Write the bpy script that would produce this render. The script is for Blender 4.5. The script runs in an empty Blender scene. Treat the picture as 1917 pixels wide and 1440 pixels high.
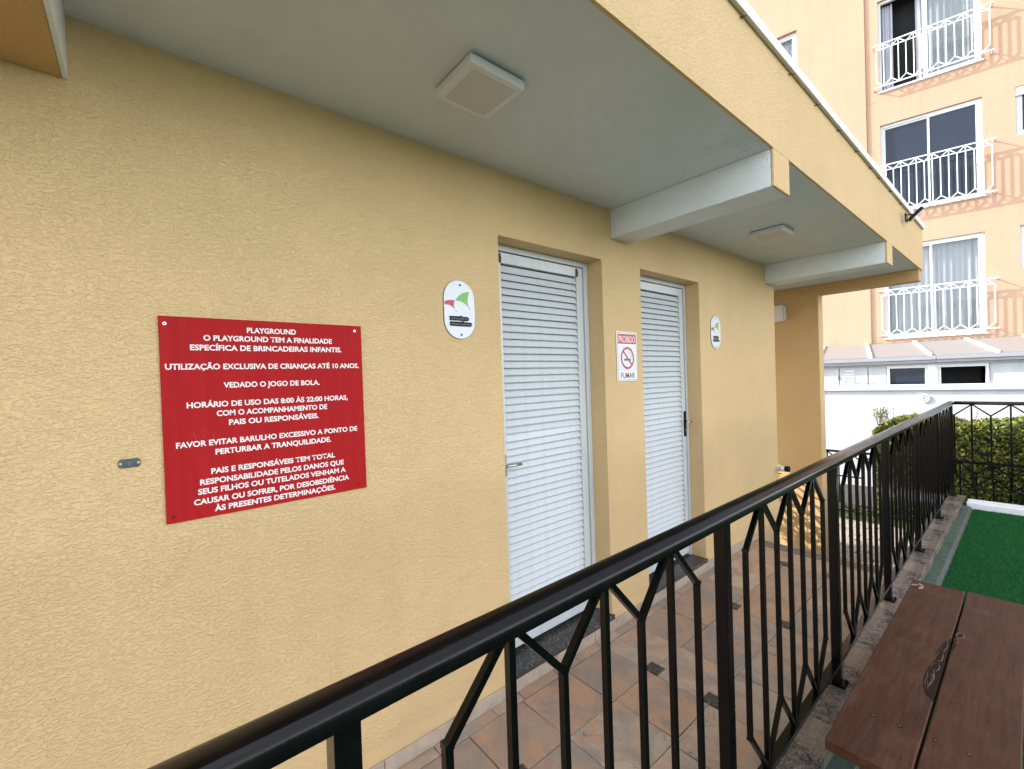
import bpy, bmesh, math, random
import numpy as np
from mathutils import Matrix, Vector

random.seed(7)
rng = np.random.default_rng(7)
S = bpy.context.scene
COL = S.collection

# ------------------------------------------------------------------ camera, world, sun, exposure
CAM = Vector((1.6358, 0.0, 1.5110))
cam_d = bpy.data.cameras.new('camera')
cam = bpy.data.objects.new('camera', cam_d)
COL.objects.link(cam)
R_ = Vector((0.64431671, 0.76404086, -0.03312911))
U_ = Vector((0.01232661, 0.03293852, 0.99938136))
F_ = Vector((-0.76465942, 0.64432648, -0.0118048))
m = Matrix((R_, U_, -F_)).transposed().to_4x4()
m.translation = CAM
cam.matrix_world = m
cam_d.sensor_fit = 'HORIZONTAL'
cam_d.sensor_width = 36.0
cam_d.lens = 36.0 * 823.714 / 1917.0
cam_d.clip_start = 0.02
cam_d.clip_end = 1000.0
S.camera = cam

SUN_L = Vector((0.545, 0.34, -0.40)).normalized()      # direction the sunlight travels
to_sun = -SUN_L
elev = math.asin(to_sun.z)
azim = math.atan2(to_sun.x, to_sun.y)                    # from +Y towards +X
world = bpy.data.worlds.new('World')
S.world = world
world.use_nodes = True
wn = world.node_tree
bg = wn.nodes['Background']
sky = wn.nodes.new('ShaderNodeTexSky')
sky.sky_type = 'NISHITA'
sky.sun_disc = False
sky.sun_elevation = elev
sky.sun_rotation = azim
sky.dust_density = 1.0
sky.air_density = 1.0
sky.ozone_density = 1.0
hs = wn.nodes.new('ShaderNodeHueSaturation')
hs.inputs['Saturation'].default_value = 0.30
wn.links.new(sky.outputs[0], hs.inputs['Color'])
wn.links.new(hs.outputs[0], bg.inputs['Color'])
bg.inputs['Strength'].default_value = 0.15

sun_d = bpy.data.lights.new('sun', 'SUN')
sun_d.energy = 2.0
sun_d.angle = math.radians(0.5)
sun_d.color = (1.0, 0.94, 0.86)
sun = bpy.data.objects.new('sun', sun_d)
COL.objects.link(sun)
sun.rotation_euler = SUN_L.to_track_quat('-Z', 'Y').to_euler()

S.view_settings.view_transform = 'Standard'
S.view_settings.look = 'None'
S.view_settings.gamma = 1.0
S.view_settings.exposure = 2.25
S.view_settings.use_curve_mapping = False

# ------------------------------------------------------------------ helpers
def tag(o, label=None, cat=None, group=None, kind=None):
    if label: o['label'] = label
    if cat: o['category'] = cat
    if group: o['group'] = group
    if kind: o['kind'] = kind
    return o

def empty(name, loc=(0, 0, 0), rz=0.0):
    o = bpy.data.objects.new(name, None)
    COL.objects.link(o)
    o.location = loc
    o.rotation_euler = (0, 0, rz)
    o.empty_display_size = 0.1
    return o

class MB:
    def __init__(self):
        self.v = []; self.f = []; self.mi = []; self.sm = []
    def add(self, vs, fs, mi=0, smooth=False):
        b = len(self.v)
        self.v += [tuple(p) for p in vs]
        for f in fs:
            self.f.append([b + i for i in f]); self.mi.append(mi); self.sm.append(smooth)
        return self
    def box(self, x0, x1, y0, y1, z0, z1, mi=0, skip=()):
        vs = [(x0,y0,z0),(x1,y0,z0),(x1,y1,z0),(x0,y1,z0),(x0,y0,z1),(x1,y0,z1),(x1,y1,z1),(x0,y1,z1)]
        fs = {'b':(0,3,2,1),'t':(4,5,6,7),'-y':(0,1,5,4),'+x':(1,2,6,5),'+y':(2,3,7,6),'-x':(3,0,4,7)}
        return self.add(vs, [f for k, f in fs.items() if k not in skip], mi)
    def prism(self, pts, z0, z1, mi=0):
        """pts: 2D counterclockwise polygon, extruded along z"""
        n = len(pts)
        vs = [(p[0],p[1],z0) for p in pts] + [(p[0],p[1],z1) for p in pts]
        fs = [tuple(range(n-1,-1,-1)), tuple(range(n,2*n))] + [(i,(i+1)%n,n+(i+1)%n,n+i) for i in range(n)]
        return self.add(vs, fs, mi)
    def xprism(self, pts, x0, x1, mi=0, smooth=False):
        """pts in (y,z), extruded along x"""
        n = len(pts)
        vs = [(x0,p[0],p[1]) for p in pts] + [(x1,p[0],p[1]) for p in pts]
        self.add(vs, [tuple(range(n-1,-1,-1)), tuple(range(n,2*n))], mi)
        b = len(self.v) - 2*n
        for i in range(n):
            self.f.append([b+i, b+(i+1)%n, b+n+(i+1)%n, b+n+i]); self.mi.append(mi); self.sm.append(smooth)
        return self
    def sweep(self, prof, a, b, up=(0,0,1), mi=0, smooth=False, caps=True):
        """profile [(u,w)] (u sideways, w up) swept from point a to b"""
        a = Vector(a); b = Vector(b); d = (b-a).normalized(); up = Vector(up)
        s = d.cross(up)
        if s.length < 1e-5: s = d.cross(Vector((0,1,0)))
        s.normalize(); w = s.cross(d)
        n = len(prof)
        vs = [a + s*p[0] + w*p[1] for p in prof] + [b + s*p[0] + w*p[1] for p in prof]
        base = len(self.v)
        self.v += [tuple(v) for v in vs]
        for i in range(n):
            self.f.append([base+i, base+(i+1)%n, base+n+(i+1)%n, base+n+i]); self.mi.append(mi); self.sm.append(smooth)
        if caps:
            self.f.append([base+i for i in range(n)][::-1]); self.mi.append(mi); self.sm.append(False)
            self.f.append([base+n+i for i in range(n)]); self.mi.append(mi); self.sm.append(False)
        return self
    def bar(self, a, b, w, h=None, up=(0,0,1), mi=0):
        h = h or w
        return self.sweep([(-w/2,-h/2),(w/2,-h/2),(w/2,h/2),(-w/2,h/2)], a, b, up, mi)
    def tube(self, a, b, r, n=12, mi=0):
        return self.sweep([(r*math.cos(t), r*math.sin(t)) for t in [2*math.pi*i/n for i in range(n)]], a, b, mi=mi, smooth=True)
    def mesh(self, name):
        me = bpy.data.meshes.new(name)
        me.from_pydata(self.v, [], self.f)
        me.polygons.foreach_set('material_index', self.mi)
        me.polygons.foreach_set('use_smooth', self.sm)
        me.update()
        bm = bmesh.new(); bm.from_mesh(me)
        bmesh.ops.recalc_face_normals(bm, faces=bm.faces)
        bm.to_mesh(me); bm.free()
        return me
    def build(self, name, mats, parent=None, bevel=0, seg=2, label=None):
        me = self.mesh(name)
        for mm in (mats if isinstance(mats, (list, tuple)) else [mats]):
            me.materials.append(mm)
        return link(name, me, parent, bevel, seg, label)

def link(name, me, parent=None, bevel=0, seg=2, label=None):
    o = bpy.data.objects.new(name, me)
    COL.objects.link(o)
    if parent is not None: o.parent = parent
    if bevel:
        md = o.modifiers.new('bevel', 'BEVEL'); md.width = bevel; md.segments = seg
        md.limit_method = 'ANGLE'; md.angle_limit = math.radians(40)
    if label: o['label'] = label
    return o

# ------------------------------------------------------------------ materials
def newmat(name):
    mt = bpy.data.materials.new(name); mt.use_nodes = True
    nt = mt.node_tree
    return mt, nt, nt.nodes['Principled BSDF']

def coords(nt, scale=(1,1,1), kind='Object'):
    tc = nt.nodes.new('ShaderNodeTexCoord'); mp = nt.nodes.new('ShaderNodeMapping')
    mp.inputs['Scale'].default_value = scale
    nt.links.new(tc.outputs[kind], mp.inputs['Vector'])
    return mp.outputs['Vector']

def noise(nt, vec, scale, detail=3, rough=0.5, dist=0.0):
    n = nt.nodes.new('ShaderNodeTexNoise')
    n.inputs['Scale'].default_value = scale; n.inputs['Detail'].default_value = detail
    n.inputs['Roughness'].default_value = rough; n.inputs['Distortion'].default_value = dist
    nt.links.new(vec, n.inputs['Vector'])
    return n.outputs['Fac']

def ramp(nt, fac, stops, interp='LINEAR'):
    r = nt.nodes.new('ShaderNodeValToRGB'); r.color_ramp.interpolation = interp
    el = r.color_ramp.elements
    while len(el) > 1: el.remove(el[-1])
    for i, (p, c) in enumerate(stops):
        e = el[0] if i == 0 else el.new(p)
        e.position = p
        e.color = (c[0], c[1], c[2], 1) if isinstance(c, (tuple, list)) else (c, c, c, 1)
    nt.links.new(fac, r.inputs['Fac'])
    return r.outputs['Color']

def mixc(nt, fac, a, b, mode='MIX'):
    n = nt.nodes.new('ShaderNodeMix'); n.data_type = 'RGBA'; n.blend_type = mode
    for sock, val in ((n.inputs[0], fac), (n.inputs[6], a), (n.inputs[7], b)):
        if isinstance(val, (int, float)): sock.default_value = val
        elif isinstance(val, tuple): sock.default_value = (*val[:3], 1)
        else: nt.links.new(val, sock)
    return n.outputs[2]

def math_(nt, op, a, b=None, c=None):
    n = nt.nodes.new('ShaderNodeMath'); n.operation = op
    for i, val in enumerate((a, b, c)):
        if val is None: continue
        if isinstance(val, (int, float)): n.inputs[i].default_value = val
        else: nt.links.new(val, n.inputs[i])
    return n.outputs[0]

def bump(nt, bsdf, height, dist=0.002, strength=1.0):
    b = nt.nodes.new('ShaderNodeBump')
    b.inputs['Distance'].default_value = dist; b.inputs['Strength'].default_value = strength
    nt.links.new(height, b.inputs['Height'])
    nt.links.new(b.outputs['Normal'], bsdf.inputs['Normal'])

def simple(name, color, rough=0.5, metal=0.0, var=0.0, vscale=8.0, bscale=0, bdist=0.001, spec=0.5, coat=0.0):
    mt, nt, b = newmat(name)
    b.inputs['Roughness'].default_value = rough; b.inputs['Metallic'].default_value = metal
    b.inputs['Specular IOR Level'].default_value = spec
    if coat: b.inputs['Coat Weight'].default_value = coat
    if var:
        v = coords(nt)
        f = noise(nt, v, vscale, 5, 0.6)
        lo = tuple(max(0, c*(1-var)) for c in color); hi = tuple(min(1, c*(1+var)) for c in color)
        nt.links.new(ramp(nt, f, [(0.3, lo), (0.7, hi)]), b.inputs['Base Color'])
    else:
        b.inputs['Base Color'].default_value = (*color, 1)
    if bscale:
        v2 = coords(nt)
        bump(nt, b, noise(nt, v2, bscale, 4), bdist)
    return mt

def stucco(name, color, amp=1.0, dirt=True, stretch=(1, 1, 1.7), scale=88.0):
    """trowelled texture paint: flat plateaus with short, mostly horizontal creases"""
    mt, nt, b = newmat(name)
    v = coords(nt, stretch)
    n1 = noise(nt, v, scale, 2.0, 0.5, 0.9)
    r1 = ramp(nt, n1, [(0.40, 0.0), (0.48, 0.62), (0.60, 1.0)])
    n2 = noise(nt, v, scale*2.1, 2.0, 0.5, 0.9)
    n3 = noise(nt, coords(nt), 9, 3)
    h = math_(nt, 'ADD', r1, math_(nt, 'MULTIPLY', n2, 0.55))
    # patches where the trowel pressed the relief flatter
    msk = ramp(nt, n3, [(0.3, 0.78), (0.7, 1.0)])
    h = math_(nt, 'MULTIPLY', h, msk)
    sx = nt.nodes.new('ShaderNodeSeparateXYZ'); nt.links.new(coords(nt), sx.inputs[0])
    low = math_(nt, 'ADD', sx.outputs['Z'], math_(nt, 'MULTIPLY', noise(nt, coords(nt), 7, 2), 0.05))
    lowm = ramp(nt, low, [(0.115, 0.12), (0.165, 1.0)])       # the strip above the skirting was left smooth
    h = math_(nt, 'MULTIPLY', h, lowm)
    bump(nt, b, h, 0.0020*amp, 1.0)
    big = noise(nt, coords(nt), 1.3, 4, 0.6)
    lo = tuple(c*0.93 for c in color); hi = tuple(min(1, c*1.05) for c in color)
    c = ramp(nt, big, [(0.3, lo), (0.7, hi)])
    if dirt:
        st = noise(nt, coords(nt, (3, 3, 0.5)), 2.2, 5, 0.65)
        c = mixc(nt, ramp(nt, st, [(0.55, 0.0), (0.85, 0.35)]), c, tuple(x*0.82 for x in color))
        grime = math_(nt, 'ADD', low, math_(nt, 'MULTIPLY', noise(nt, coords(nt), 5, 5, 0.7), 0.25))
        c = mixc(nt, ramp(nt, grime, [(0.16, 0.38), (0.34, 0.0)]), c, (0.40, 0.29, 0.17))
        drip = noise(nt, coords(nt, (14, 14, 0.8)), 1.6, 4, 0.6)
        c = mixc(nt, ramp(nt, drip, [(0.60, 0.0), (0.80, 0.22)]), c, tuple(x*0.72 for x in color))
        sp = noise(nt, coords(nt), 260, 1)
        c = mixc(nt, ramp(nt, sp, [(0.74, 0.0), (0.80, 0.30)]), c, tuple(x*0.5 for x in color))
    nt.links.new(c, b.inputs['Base Color'])
    b.inputs['Roughness'].default_value = 0.7
    b.inputs['Specular IOR Level'].default_value = 0.2
    return mt

M = {}
M['wall'] = stucco('yellow_stucco', (0.695, 0.493, 0.256), 1.0)
M['wall_smooth'] = simple('yellow_paint', (0.63, 0.44, 0.215), 0.6, var=0.04, vscale=5, bscale=150, bdist=0.0006)
M['wall_shaded'] = stucco('shaded_yellow_stucco', (0.58, 0.385, 0.175), 0.7)  # wall yellow made deeper: shade and warm bounce put into the colour
M['white_stucco'] = stucco('white_stucco', (0.77, 0.83, 0.87), 0.8, dirt=False, stretch=(1,1,1))
def ceiling_paint():
    mt, nt, b = newmat('ceiling_paint')
    v = coords(nt)
    c = ramp(nt, noise(nt, v, 2.2, 6, 0.65), [(0.3, (0.61, 0.675, 0.71)), (0.7, (0.68, 0.745, 0.78))])
    st = noise(nt, coords(nt, (1, 0.5, 1)), 3.2, 5, 0.7, 1.2)
    c = mixc(nt, ramp(nt, st, [(0.60, 0.0), (0.78, 0.30)]), c, (0.40, 0.38, 0.33))
    cr = noise(nt, v, 2.0, 6, 0.6, 1.0)
    crk = ramp(nt, cr, [(0.497, 0.0), (0.5, 0.35), (0.503, 0.0)])
    c = mixc(nt, math_(nt, 'MULTIPLY', crk, ramp(nt, noise(nt, v, 1.1, 2), [(0.5, 0.0), (0.6, 1.0)])), c, (0.25, 0.25, 0.24))
    nt.links.new(c, b.inputs['Base Color'])
    b.inputs['Roughness'].default_value = 0.8; b.inputs['Specular IOR Level'].default_value = 0.25
    h = math_(nt, 'ADD', math_(nt, 'MULTIPLY', noise(nt, v, 5, 3), 4.0), noise(nt, v, 80, 4))
    bump(nt, b, h, 0.0016)
    return mt
M['ceiling'] = ceiling_paint()
M['lamp_white'] = simple('lamp_plastic', (0.66, 0.67, 0.67), 0.35)
M['lamp_panel'] = simple('lamp_diffuser', (0.54, 0.54, 0.53), 0.45)
M['metal_white'] = simple('white_sheet_metal', (0.74, 0.77, 0.76), 0.35, var=0.06, vscale=5)
M['rust'] = simple('rust', (0.10, 0.04, 0.02), 0.8, var=0.3, vscale=60)
M['dark'] = simple('dark_gap', (0.02, 0.02, 0.022), 0.8)
M['steel'] = simple('brushed_steel', (0.62, 0.60, 0.57), 0.25, 1.0)
M['brass'] = simple('worn_brass', (0.16, 0.11, 0.07), 0.45, 0.7)
M['zinc'] = simple('dull_zinc', (0.085, 0.10, 0.105), 0.6, 0.3, var=0.3, vscale=120)
M['white_plastic'] = simple('white_plastic', (0.72, 0.70, 0.68), 0.4)
M['black_plastic'] = simple('black_plastic', (0.006, 0.006, 0.007), 0.45, spec=0.15)
M['white_rail'] = simple('white_iron_paint', (0.66, 0.68, 0.69), 0.35)
M['frame_white'] = simple('white_aluminium', (0.60, 0.63, 0.65), 0.35)
def weathered(name, color, stain, amt, rough=0.75):
    mt, nt, b = newmat(name)
    c = ramp(nt, noise(nt, coords(nt), 0.9, 5, 0.6), [(0.3, tuple(x*0.95 for x in color)), (0.7, tuple(x*1.04 for x in color))])
    d = noise(nt, coords(nt, (3.0, 3.0, 0.22)), 2.0, 6, 0.7)
    c = mixc(nt, ramp(nt, d, [(0.50, 0.0), (0.78, amt)]), c, stain)
    d2 = noise(nt, coords(nt), 3.5, 5, 0.7)
    c = mixc(nt, ramp(nt, d2, [(0.58, 0.0), (0.75, amt*.6)]), c, stain)
    nt.links.new(c, b.inputs['Base Color']); b.inputs['Roughness'].default_value = rough
    b.inputs['Specular IOR Level'].default_value = 0.25
    bump(nt, b, noise(nt, coords(nt), 35, 4), 0.0015)
    return mt
M['facade'] = weathered('facade_paint', (0.415, 0.272, 0.188), (0.30, 0.20, 0.14), 0.45)
M['gutter'] = simple('gutter_metal', (0.27, 0.285, 0.31), 0.4, var=0.05)
M['letter_white'] = simple('white_print', (0.80, 0.78, 0.76), 0.45)
M['print_red'] = simple('red_print', (0.47, 0.02, 0.03), 0.4)
M['print_green'] = simple('green_print', (0.17, 0.42, 0.07), 0.4)
M['print_crimson'] = simple('crimson_print', (0.52, 0.02, 0.06), 0.4)
M['print_grey'] = simple('grey_print', (0.11, 0.115, 0.13), 0.5)
M['sign_white'] = simple('sign_white', (0.66, 0.68, 0.72), 0.3, var=0.03, vscale=10)
M['curtain'] = simple('curtain_cloth', (0.42, 0.44, 0.50), 0.85)
M['curtain_dark'] = simple('curtain_mauve', (0.30, 0.27, 0.36), 0.85)
M['room'] = simple('room_dark', (0.012, 0.012, 0.015), 0.9)
M['paint_bench'] = simple('dark_green_paint', (0.012, 0.035, 0.033), 0.45, var=0.2, vscale=30)
M['white_kerb'] = simple('white_painted_kerb', (0.80, 0.80, 0.84), 0.6, var=0.05, vscale=14, bscale=60, bdist=0.002)

M['white_wall'] = weathered('white_render', (0.48, 0.505, 0.54), (0.30, 0.30, 0.30), 0.5)

# door paint: chipped glossy white
def door_paint():
    mt, nt, b = newmat('door_paint')
    v = coords(nt)
    n = noise(nt, v, 45, 5, 0.7)
    c = ramp(nt, n, [(0.0, (0.61, 0.64, 0.66)), (0.71, (0.58, 0.61, 0.63)), (0.745, (0.13, 0.10, 0.09))])
    streak = noise(nt, coords(nt, (1, 1, 0.15)), 24, 4)
    c = mixc(nt, ramp(nt, streak, [(0.45, 0.0), (0.9, 0.5)]), c, (0.42, 0.41, 0.38))
    nt.links.new(c, b.inputs['Base Color'])
    b.inputs['Roughness'].default_value = 0.32
    bump(nt, b, noise(nt, v, 30, 3), 0.0006)
    return mt
M['door'] = door_paint()

def black_paint():
    mt, nt, b = newmat('black_gloss_paint')
    v = coords(nt)
    n = noise(nt, v, 240, 3, 0.6)
    d = noise(nt, v, 16, 5, 0.7)
    c = ramp(nt, d, [(0.35, (0.0015, 0.0015, 0.002)), (0.62, (0.0025, 0.0024, 0.0026)), (0.80, (0.010, 0.007, 0.006))])
    nt.links.new(c, b.inputs['Base Color'])
    nt.links.new(ramp(nt, d, [(0.3, 0.16), (0.7, 0.28)]), b.inputs['Roughness'])
    b.inputs['Specular IOR Level'].default_value = 0.30
    bump(nt, b, n, 0.00015)
    return mt
M['black'] = black_paint()

def stone_tile():
    mt, nt, b = newmat('sandstone_paving')
    oi = nt.nodes.new('ShaderNodeObjectInfo')
    r = oi.outputs['Random']
    base = ramp(nt, r, [(0.0, (0.52, 0.385, 0.28)), (0.20, (0.46, 0.34, 0.245)), (0.36, (0.56, 0.43, 0.32)), (0.50, (0.55, 0.30, 0.165)),
                        (0.62, (0.34, 0.29, 0.245)), (0.76, (0.49, 0.305, 0.20)), (0.88, (0.58, 0.45, 0.335)), (1.0, (0.33, 0.285, 0.25))])
    # every slab gets its own piece of the pattern
    tc = nt.nodes.new('ShaderNodeTexCoord'); ad = nt.nodes.new('ShaderNodeVectorMath'); ad.operation = 'ADD'
    sc = nt.nodes.new('ShaderNodeVectorMath'); sc.operation = 'SCALE'
    nt.links.new(oi.outputs['Location'], sc.inputs[0]); sc.inputs['Scale'].default_value = 7.3
    nt.links.new(tc.outputs['Object'], ad.inputs[0]); nt.links.new(sc.outputs[0], ad.inputs[1])
    v = ad.outputs[0]
    n1 = noise(nt, v, 4.0, 5, 0.6, 1.5)
    col = mixc(nt, ramp(nt, n1, [(0.40, 0.0), (0.62, 0.8)]), base, (0.27, 0.235, 0.21))
    n2 = noise(nt, v, 2.5, 4, 0.6, 2.5)
    col = mixc(nt, ramp(nt, n2, [(0.48, 0.0), (0.64, 0.6)]), col, (0.56, 0.31, 0.17))
    fine = noise(nt, v, 90, 4, 0.7)
    col = mixc(nt, ramp(nt, fine, [(0.4, 0.0), (0.9, 0.45)]), col, (0.20, 0.15, 0.11))
    # cleft terraces of split stone: thin dark edges where the layers step
    lay = noise(nt, v, 6.5, 3.5, 0.55, 0.7)
    st = math_(nt, 'FRACT', math_(nt, 'MULTIPLY', lay, 4.0))
    edge = ramp(nt, st, [(0.0, 1.0), (0.035, 0.0), (0.985, 0.0), (1.0, 1.0)])
    amt = ramp(nt, math_(nt, 'FRACT', math_(nt, 'MULTIPLY', r, 7.7)), [(0.45, 0.0), (0.55, 1.0)])
    sel = math_(nt, 'MULTIPLY', ramp(nt, noise(nt, v, 5, 2), [(0.45, 0.0), (0.6, 1.0)]), amt)
    em = math_(nt, 'MULTIPLY', edge, sel)
    col = mixc(nt, math_(nt, 'MULTIPLY', em, 0.8), col, (0.10, 0.065, 0.045))
    nt.links.new(col, b.inputs['Base Color'])
    b.inputs['Roughness'].default_value = 0.55
    h = math_(nt, 'ADD', math_(nt, 'MULTIPLY', fine, 0.12), math_(nt, 'MULTIPLY', st, math_(nt, 'MULTIPLY', sel, 0.8)))
    h = math_(nt, 'ADD', h, math_(nt, 'MULTIPLY', lay, 1.0))
    bump(nt, b, h, 0.0016)
    return mt
M['tile'] = stone_tile()

def granite(name, c0, c1, c2, scale=170, rough=0.35, bd=0.0006):
    mt, nt, b = newmat(name)
    v = coords(nt)
    vo = nt.nodes.new('ShaderNodeTexVoronoi'); vo.inputs['Scale'].default_value = scale
    nt.links.new(v, vo.inputs['Vector'])
    sep = nt.nodes.new('ShaderNodeSeparateColor'); nt.links.new(vo.outputs['Color'], sep.inputs[0])
    c = ramp(nt, sep.outputs[0], [(0.0, c0), (0.42, c1), (0.8, c1), (0.88, c2), (1.0, c2)], 'CONSTANT')
    big = noise(nt, v, 11, 4, 0.65)
    c = mixc(nt, ramp(nt, big, [(0.4, 0.0), (0.75, 0.7)]), c, c0)
    nt.links.new(c, b.inputs['Base Color'])
    b.inputs['Roughness'].default_value = rough
    bump(nt, b, noise(nt, v, scale*0.7, 3), bd)
    return mt
M['granite'] = granite('dark_granite', (0.022, 0.021, 0.021), (0.065, 0.06, 0.057), (0.20, 0.18, 0.17))
def kerb_mat():
    mt, nt, b = newmat('kerb_stone')
    v = coords(nt)
    g = noise(nt, v, 55, 5, 0.85)
    c = ramp(nt, g, [(0.40, (0.018, 0.015, 0.015)), (0.48, (0.075, 0.066, 0.064)), (0.56, (0.19, 0.17, 0.165)), (0.64, (0.27, 0.25, 0.24))])
    sandy = noise(nt, v, 5.5, 4, 0.6)
    c = mixc(nt, ramp(nt, sandy, [(0.52, 0.0), (0.62, 0.7)]), c, (0.27, 0.205, 0.13))
    vein = noise(nt, v, 26, 4, 0.7, 2.5)
    c = mixc(nt, ramp(nt, vein, [(0.47, 0.0), (0.50, 0.55), (0.53, 0.0)]), c, (0.025, 0.02, 0.022))
    mauve = noise(nt, v, 3.0, 3)
    c = mixc(nt, ramp(nt, mauve, [(0.45, 0.0), (0.7, 0.35)]), c, (0.22, 0.16, 0.17))
    nt.links.new(c, b.inputs['Base Color'])
    b.inputs['Roughness'].default_value = 0.2
    h = math_(nt, 'ADD', noise(nt, v, 60, 4, 0.6), math_(nt, 'MULTIPLY', vein, 0.8))
    bump(nt, b, h, 0.0016)
    return mt
M['kerb'] = kerb_mat()
M['sand_edge'] = simple('sandy_stone', (0.34, 0.27, 0.18), 0.7, var=0.25, vscale=30, bscale=80, bdist=0.002)
M['skirting'] = simple('stone_skirting', (0.44, 0.355, 0.28), 0.55, var=0.16, vscale=14, bscale=70, bdist=0.0012)
M['grout'] = simple('grout', (0.19, 0.15, 0.12), 0.9, var=0.3, vscale=40)
M['grey_kerb'] = simple('grey_concrete', (0.075, 0.082, 0.075), 0.8, var=0.25, vscale=18, bscale=80, bdist=0.0025)
M['paver'] = simple('paver_concrete', (0.30, 0.255, 0.215), 0.8, var=0.18, vscale=9, bscale=120, bdist=0.002)
M['joint'] = simple('dark_joint_sand', (0.05, 0.045, 0.04), 0.95)
M['ground'] = simple('ground_concrete', (0.10, 0.10, 0.09), 0.9, var=0.15, vscale=0.7, bscale=20, bdist=0.004)

def green_ledge():
    mt, nt, b = newmat('worn_green_paint')
    v = coords(nt)
    n = noise(nt, v, 14, 5, 0.7)
    c = ramp(nt, n, [(0.32, (0.022, 0.045, 0.032)), (0.46, (0.042, 0.085, 0.062)), (0.60, (0.065, 0.11, 0.085)), (0.72, (0.12, 0.11, 0.085))])
    nt.links.new(c, b.inputs['Base Color']); b.inputs['Roughness'].default_value = 0.6
    bump(nt, b, noise(nt, v, 90, 4), 0.002)
    return mt
M['green_ledge'] = green_ledge()

def red_sign():
    mt, nt, b = newmat('red_sign_face')
    v = coords(nt)
    st = noise(nt, coords(nt, (1, 9, 0.5)), 3.5, 4, 0.6)
    c = ramp(nt, st, [(0.3, (0.35, 0.012, 0.014)), (0.7, (0.41, 0.016, 0.018))])
    sc = noise(nt, coords(nt, (1, 3, 0.9)), 9, 2, 0.5, 2.0)
    f = ramp(nt, sc, [(0.494, 0.0), (0.5, 0.32), (0.506, 0.0)])
    sel = ramp(nt, noise(nt, v, 4.2, 2), [(0.62, 0.0), (0.66, 1.0)])
    c = mixc(nt, math_(nt, 'MULTIPLY', f, sel), c, (0.72, 0.30, 0.30))
    nt.links.new(c, b.inputs['Base Color']); b.inputs['Roughness'].default_value = 0.55; b.inputs['Specular IOR Level'].default_value = 0.08
    return mt
M['red_sign'] = red_sign()

def bench_wood():
    mt, nt, b = newmat('stained_wood')
    v = coords(nt, (10, 0.8, 10))
    w = noise(nt, v, 7.0, 6, 0.65, 0.8)
    c = ramp(nt, w, [(0.28, (0.042, 0.013, 0.006)), (0.5, (0.070, 0.026, 0.013)), (0.72, (0.102, 0.042, 0.024))])
    fine = noise(nt, coords(nt, (16, 1.5, 16)), 34, 4, 0.6)
    c = mixc(nt, ramp(nt, fine, [(0.35, 0.0), (0.8, 0.5)]), c, (0.022, 0.010, 0.007))
    wear = noise(nt, coords(nt), 5.5, 4, 0.6)
    c = mixc(nt, ramp(nt, wear, [(0.46, 0.0), (0.75, 0.42)]), c, (0.150, 0.082, 0.044))
    wear2 = noise(nt, coords(nt, (2, 1, 1)), 9, 4, 0.7)
    c = mixc(nt, ramp(nt, wear2, [(0.60, 0.0), (0.78, 0.35)]), c, (0.013, 0.005, 0.004))
    nt.links.new(c, b.inputs['Base Color'])
    nt.links.new(ramp(nt, wear, [(0.3, 0.42), (0.7, 0.62)]), b.inputs['Roughness'])
    b.inputs['Specular IOR Level'].default_value = 0.2
    bump(nt, b, math_(nt, 'ADD', math_(nt, 'MULTIPLY', w, 0.6), math_(nt, 'MULTIPLY', fine, 0.35)), 0.0012)
    return mt
M['wood'] = bench_wood()
M['knot'] = simple('knot_wood', (0.012, 0.004, 0.003), 0.5, var=0.4, vscale=50, spec=0.15)
M['knot_rim'] = simple('knot_rim', (0.12, 0.07, 0.055), 0.5, var=0.3, vscale=60)

def glass_mat(name, tint, rough=0.03, alpha=0.35, spec=0.6):
    """window pane: partly see-through, mirror-like at grazing angles"""
    mt, nt, b = newmat(name)
    b.inputs['Base Color'].default_value = (*tint, 1)
    b.inputs['Roughness'].default_value = rough
    b.inputs['Specular IOR Level'].default_value = spec
    b.inputs['Alpha'].default_value = alpha
    return mt
M['glass_dark'] = glass_mat('dark_glass', (0.020, 0.028, 0.048), 0.04, 0.86, 0.35)
M['glass_clear'] = glass_mat('clear_glass', (0.20, 0.24, 0.26), 0.03, 0.25)
M['glass_roof'] = glass_mat('frosted_roof_panel', (0.215, 0.195, 0.19), 0.6, 0.97)

def leaf_mat(name, stops, rough=0.5):
    mt, nt, b = newmat(name)
    at = nt.nodes.new('ShaderNodeAttribute'); at.attribute_name = 'tone'; at.attribute_type = 'GEOMETRY'
    nt.links.new(ramp(nt, at.outputs['Fac'], stops), b.inputs['Base Color'])
    b.inputs['Roughness'].default_value = rough
    b.inputs['Specular IOR Level'].default_value = 0.3
    b.inputs['Subsurface Weight'].default_value = 0.0
    return mt
M['hedge_leaf'] = leaf_mat('hedge_leaf', [(0.0, (0.030, 0.060, 0.012)), (0.45, (0.090, 0.120, 0.018)), (0.93, (0.22, 0.22, 0.03)), (0.97, (0.22, 0.13, 0.05)), (1.0, (0.25, 0.16, 0.07))], 0.4)
M['hedge_core'] = simple('hedge_twigs', (0.018, 0.022, 0.010), 0.9, var=0.4, vscale=40)
M['twig'] = simple('twig', (0.10, 0.075, 0.045), 0.8)
M['turf_leaf'] = leaf_mat('turf_fibre', [(0.0, (0.003, 0.075, 0.011)), (0.5, (0.006, 0.145, 0.024)), (1.0, (0.018, 0.24, 0.045))], 0.9)
M['turf_base'] = simple('turf_backing', (0.008, 0.05, 0.016), 0.95, var=0.2, vscale=60)
M['grass_leaf'] = leaf_mat('grass_blade', [(0.0, (0.05, 0.08, 0.015)), (1.0, (0.16, 0.17, 0.05))], 0.6)
M['palm_leaf'] = simple('palm_leaf', (0.05, 0.10, 0.025), 0.5)
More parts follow.
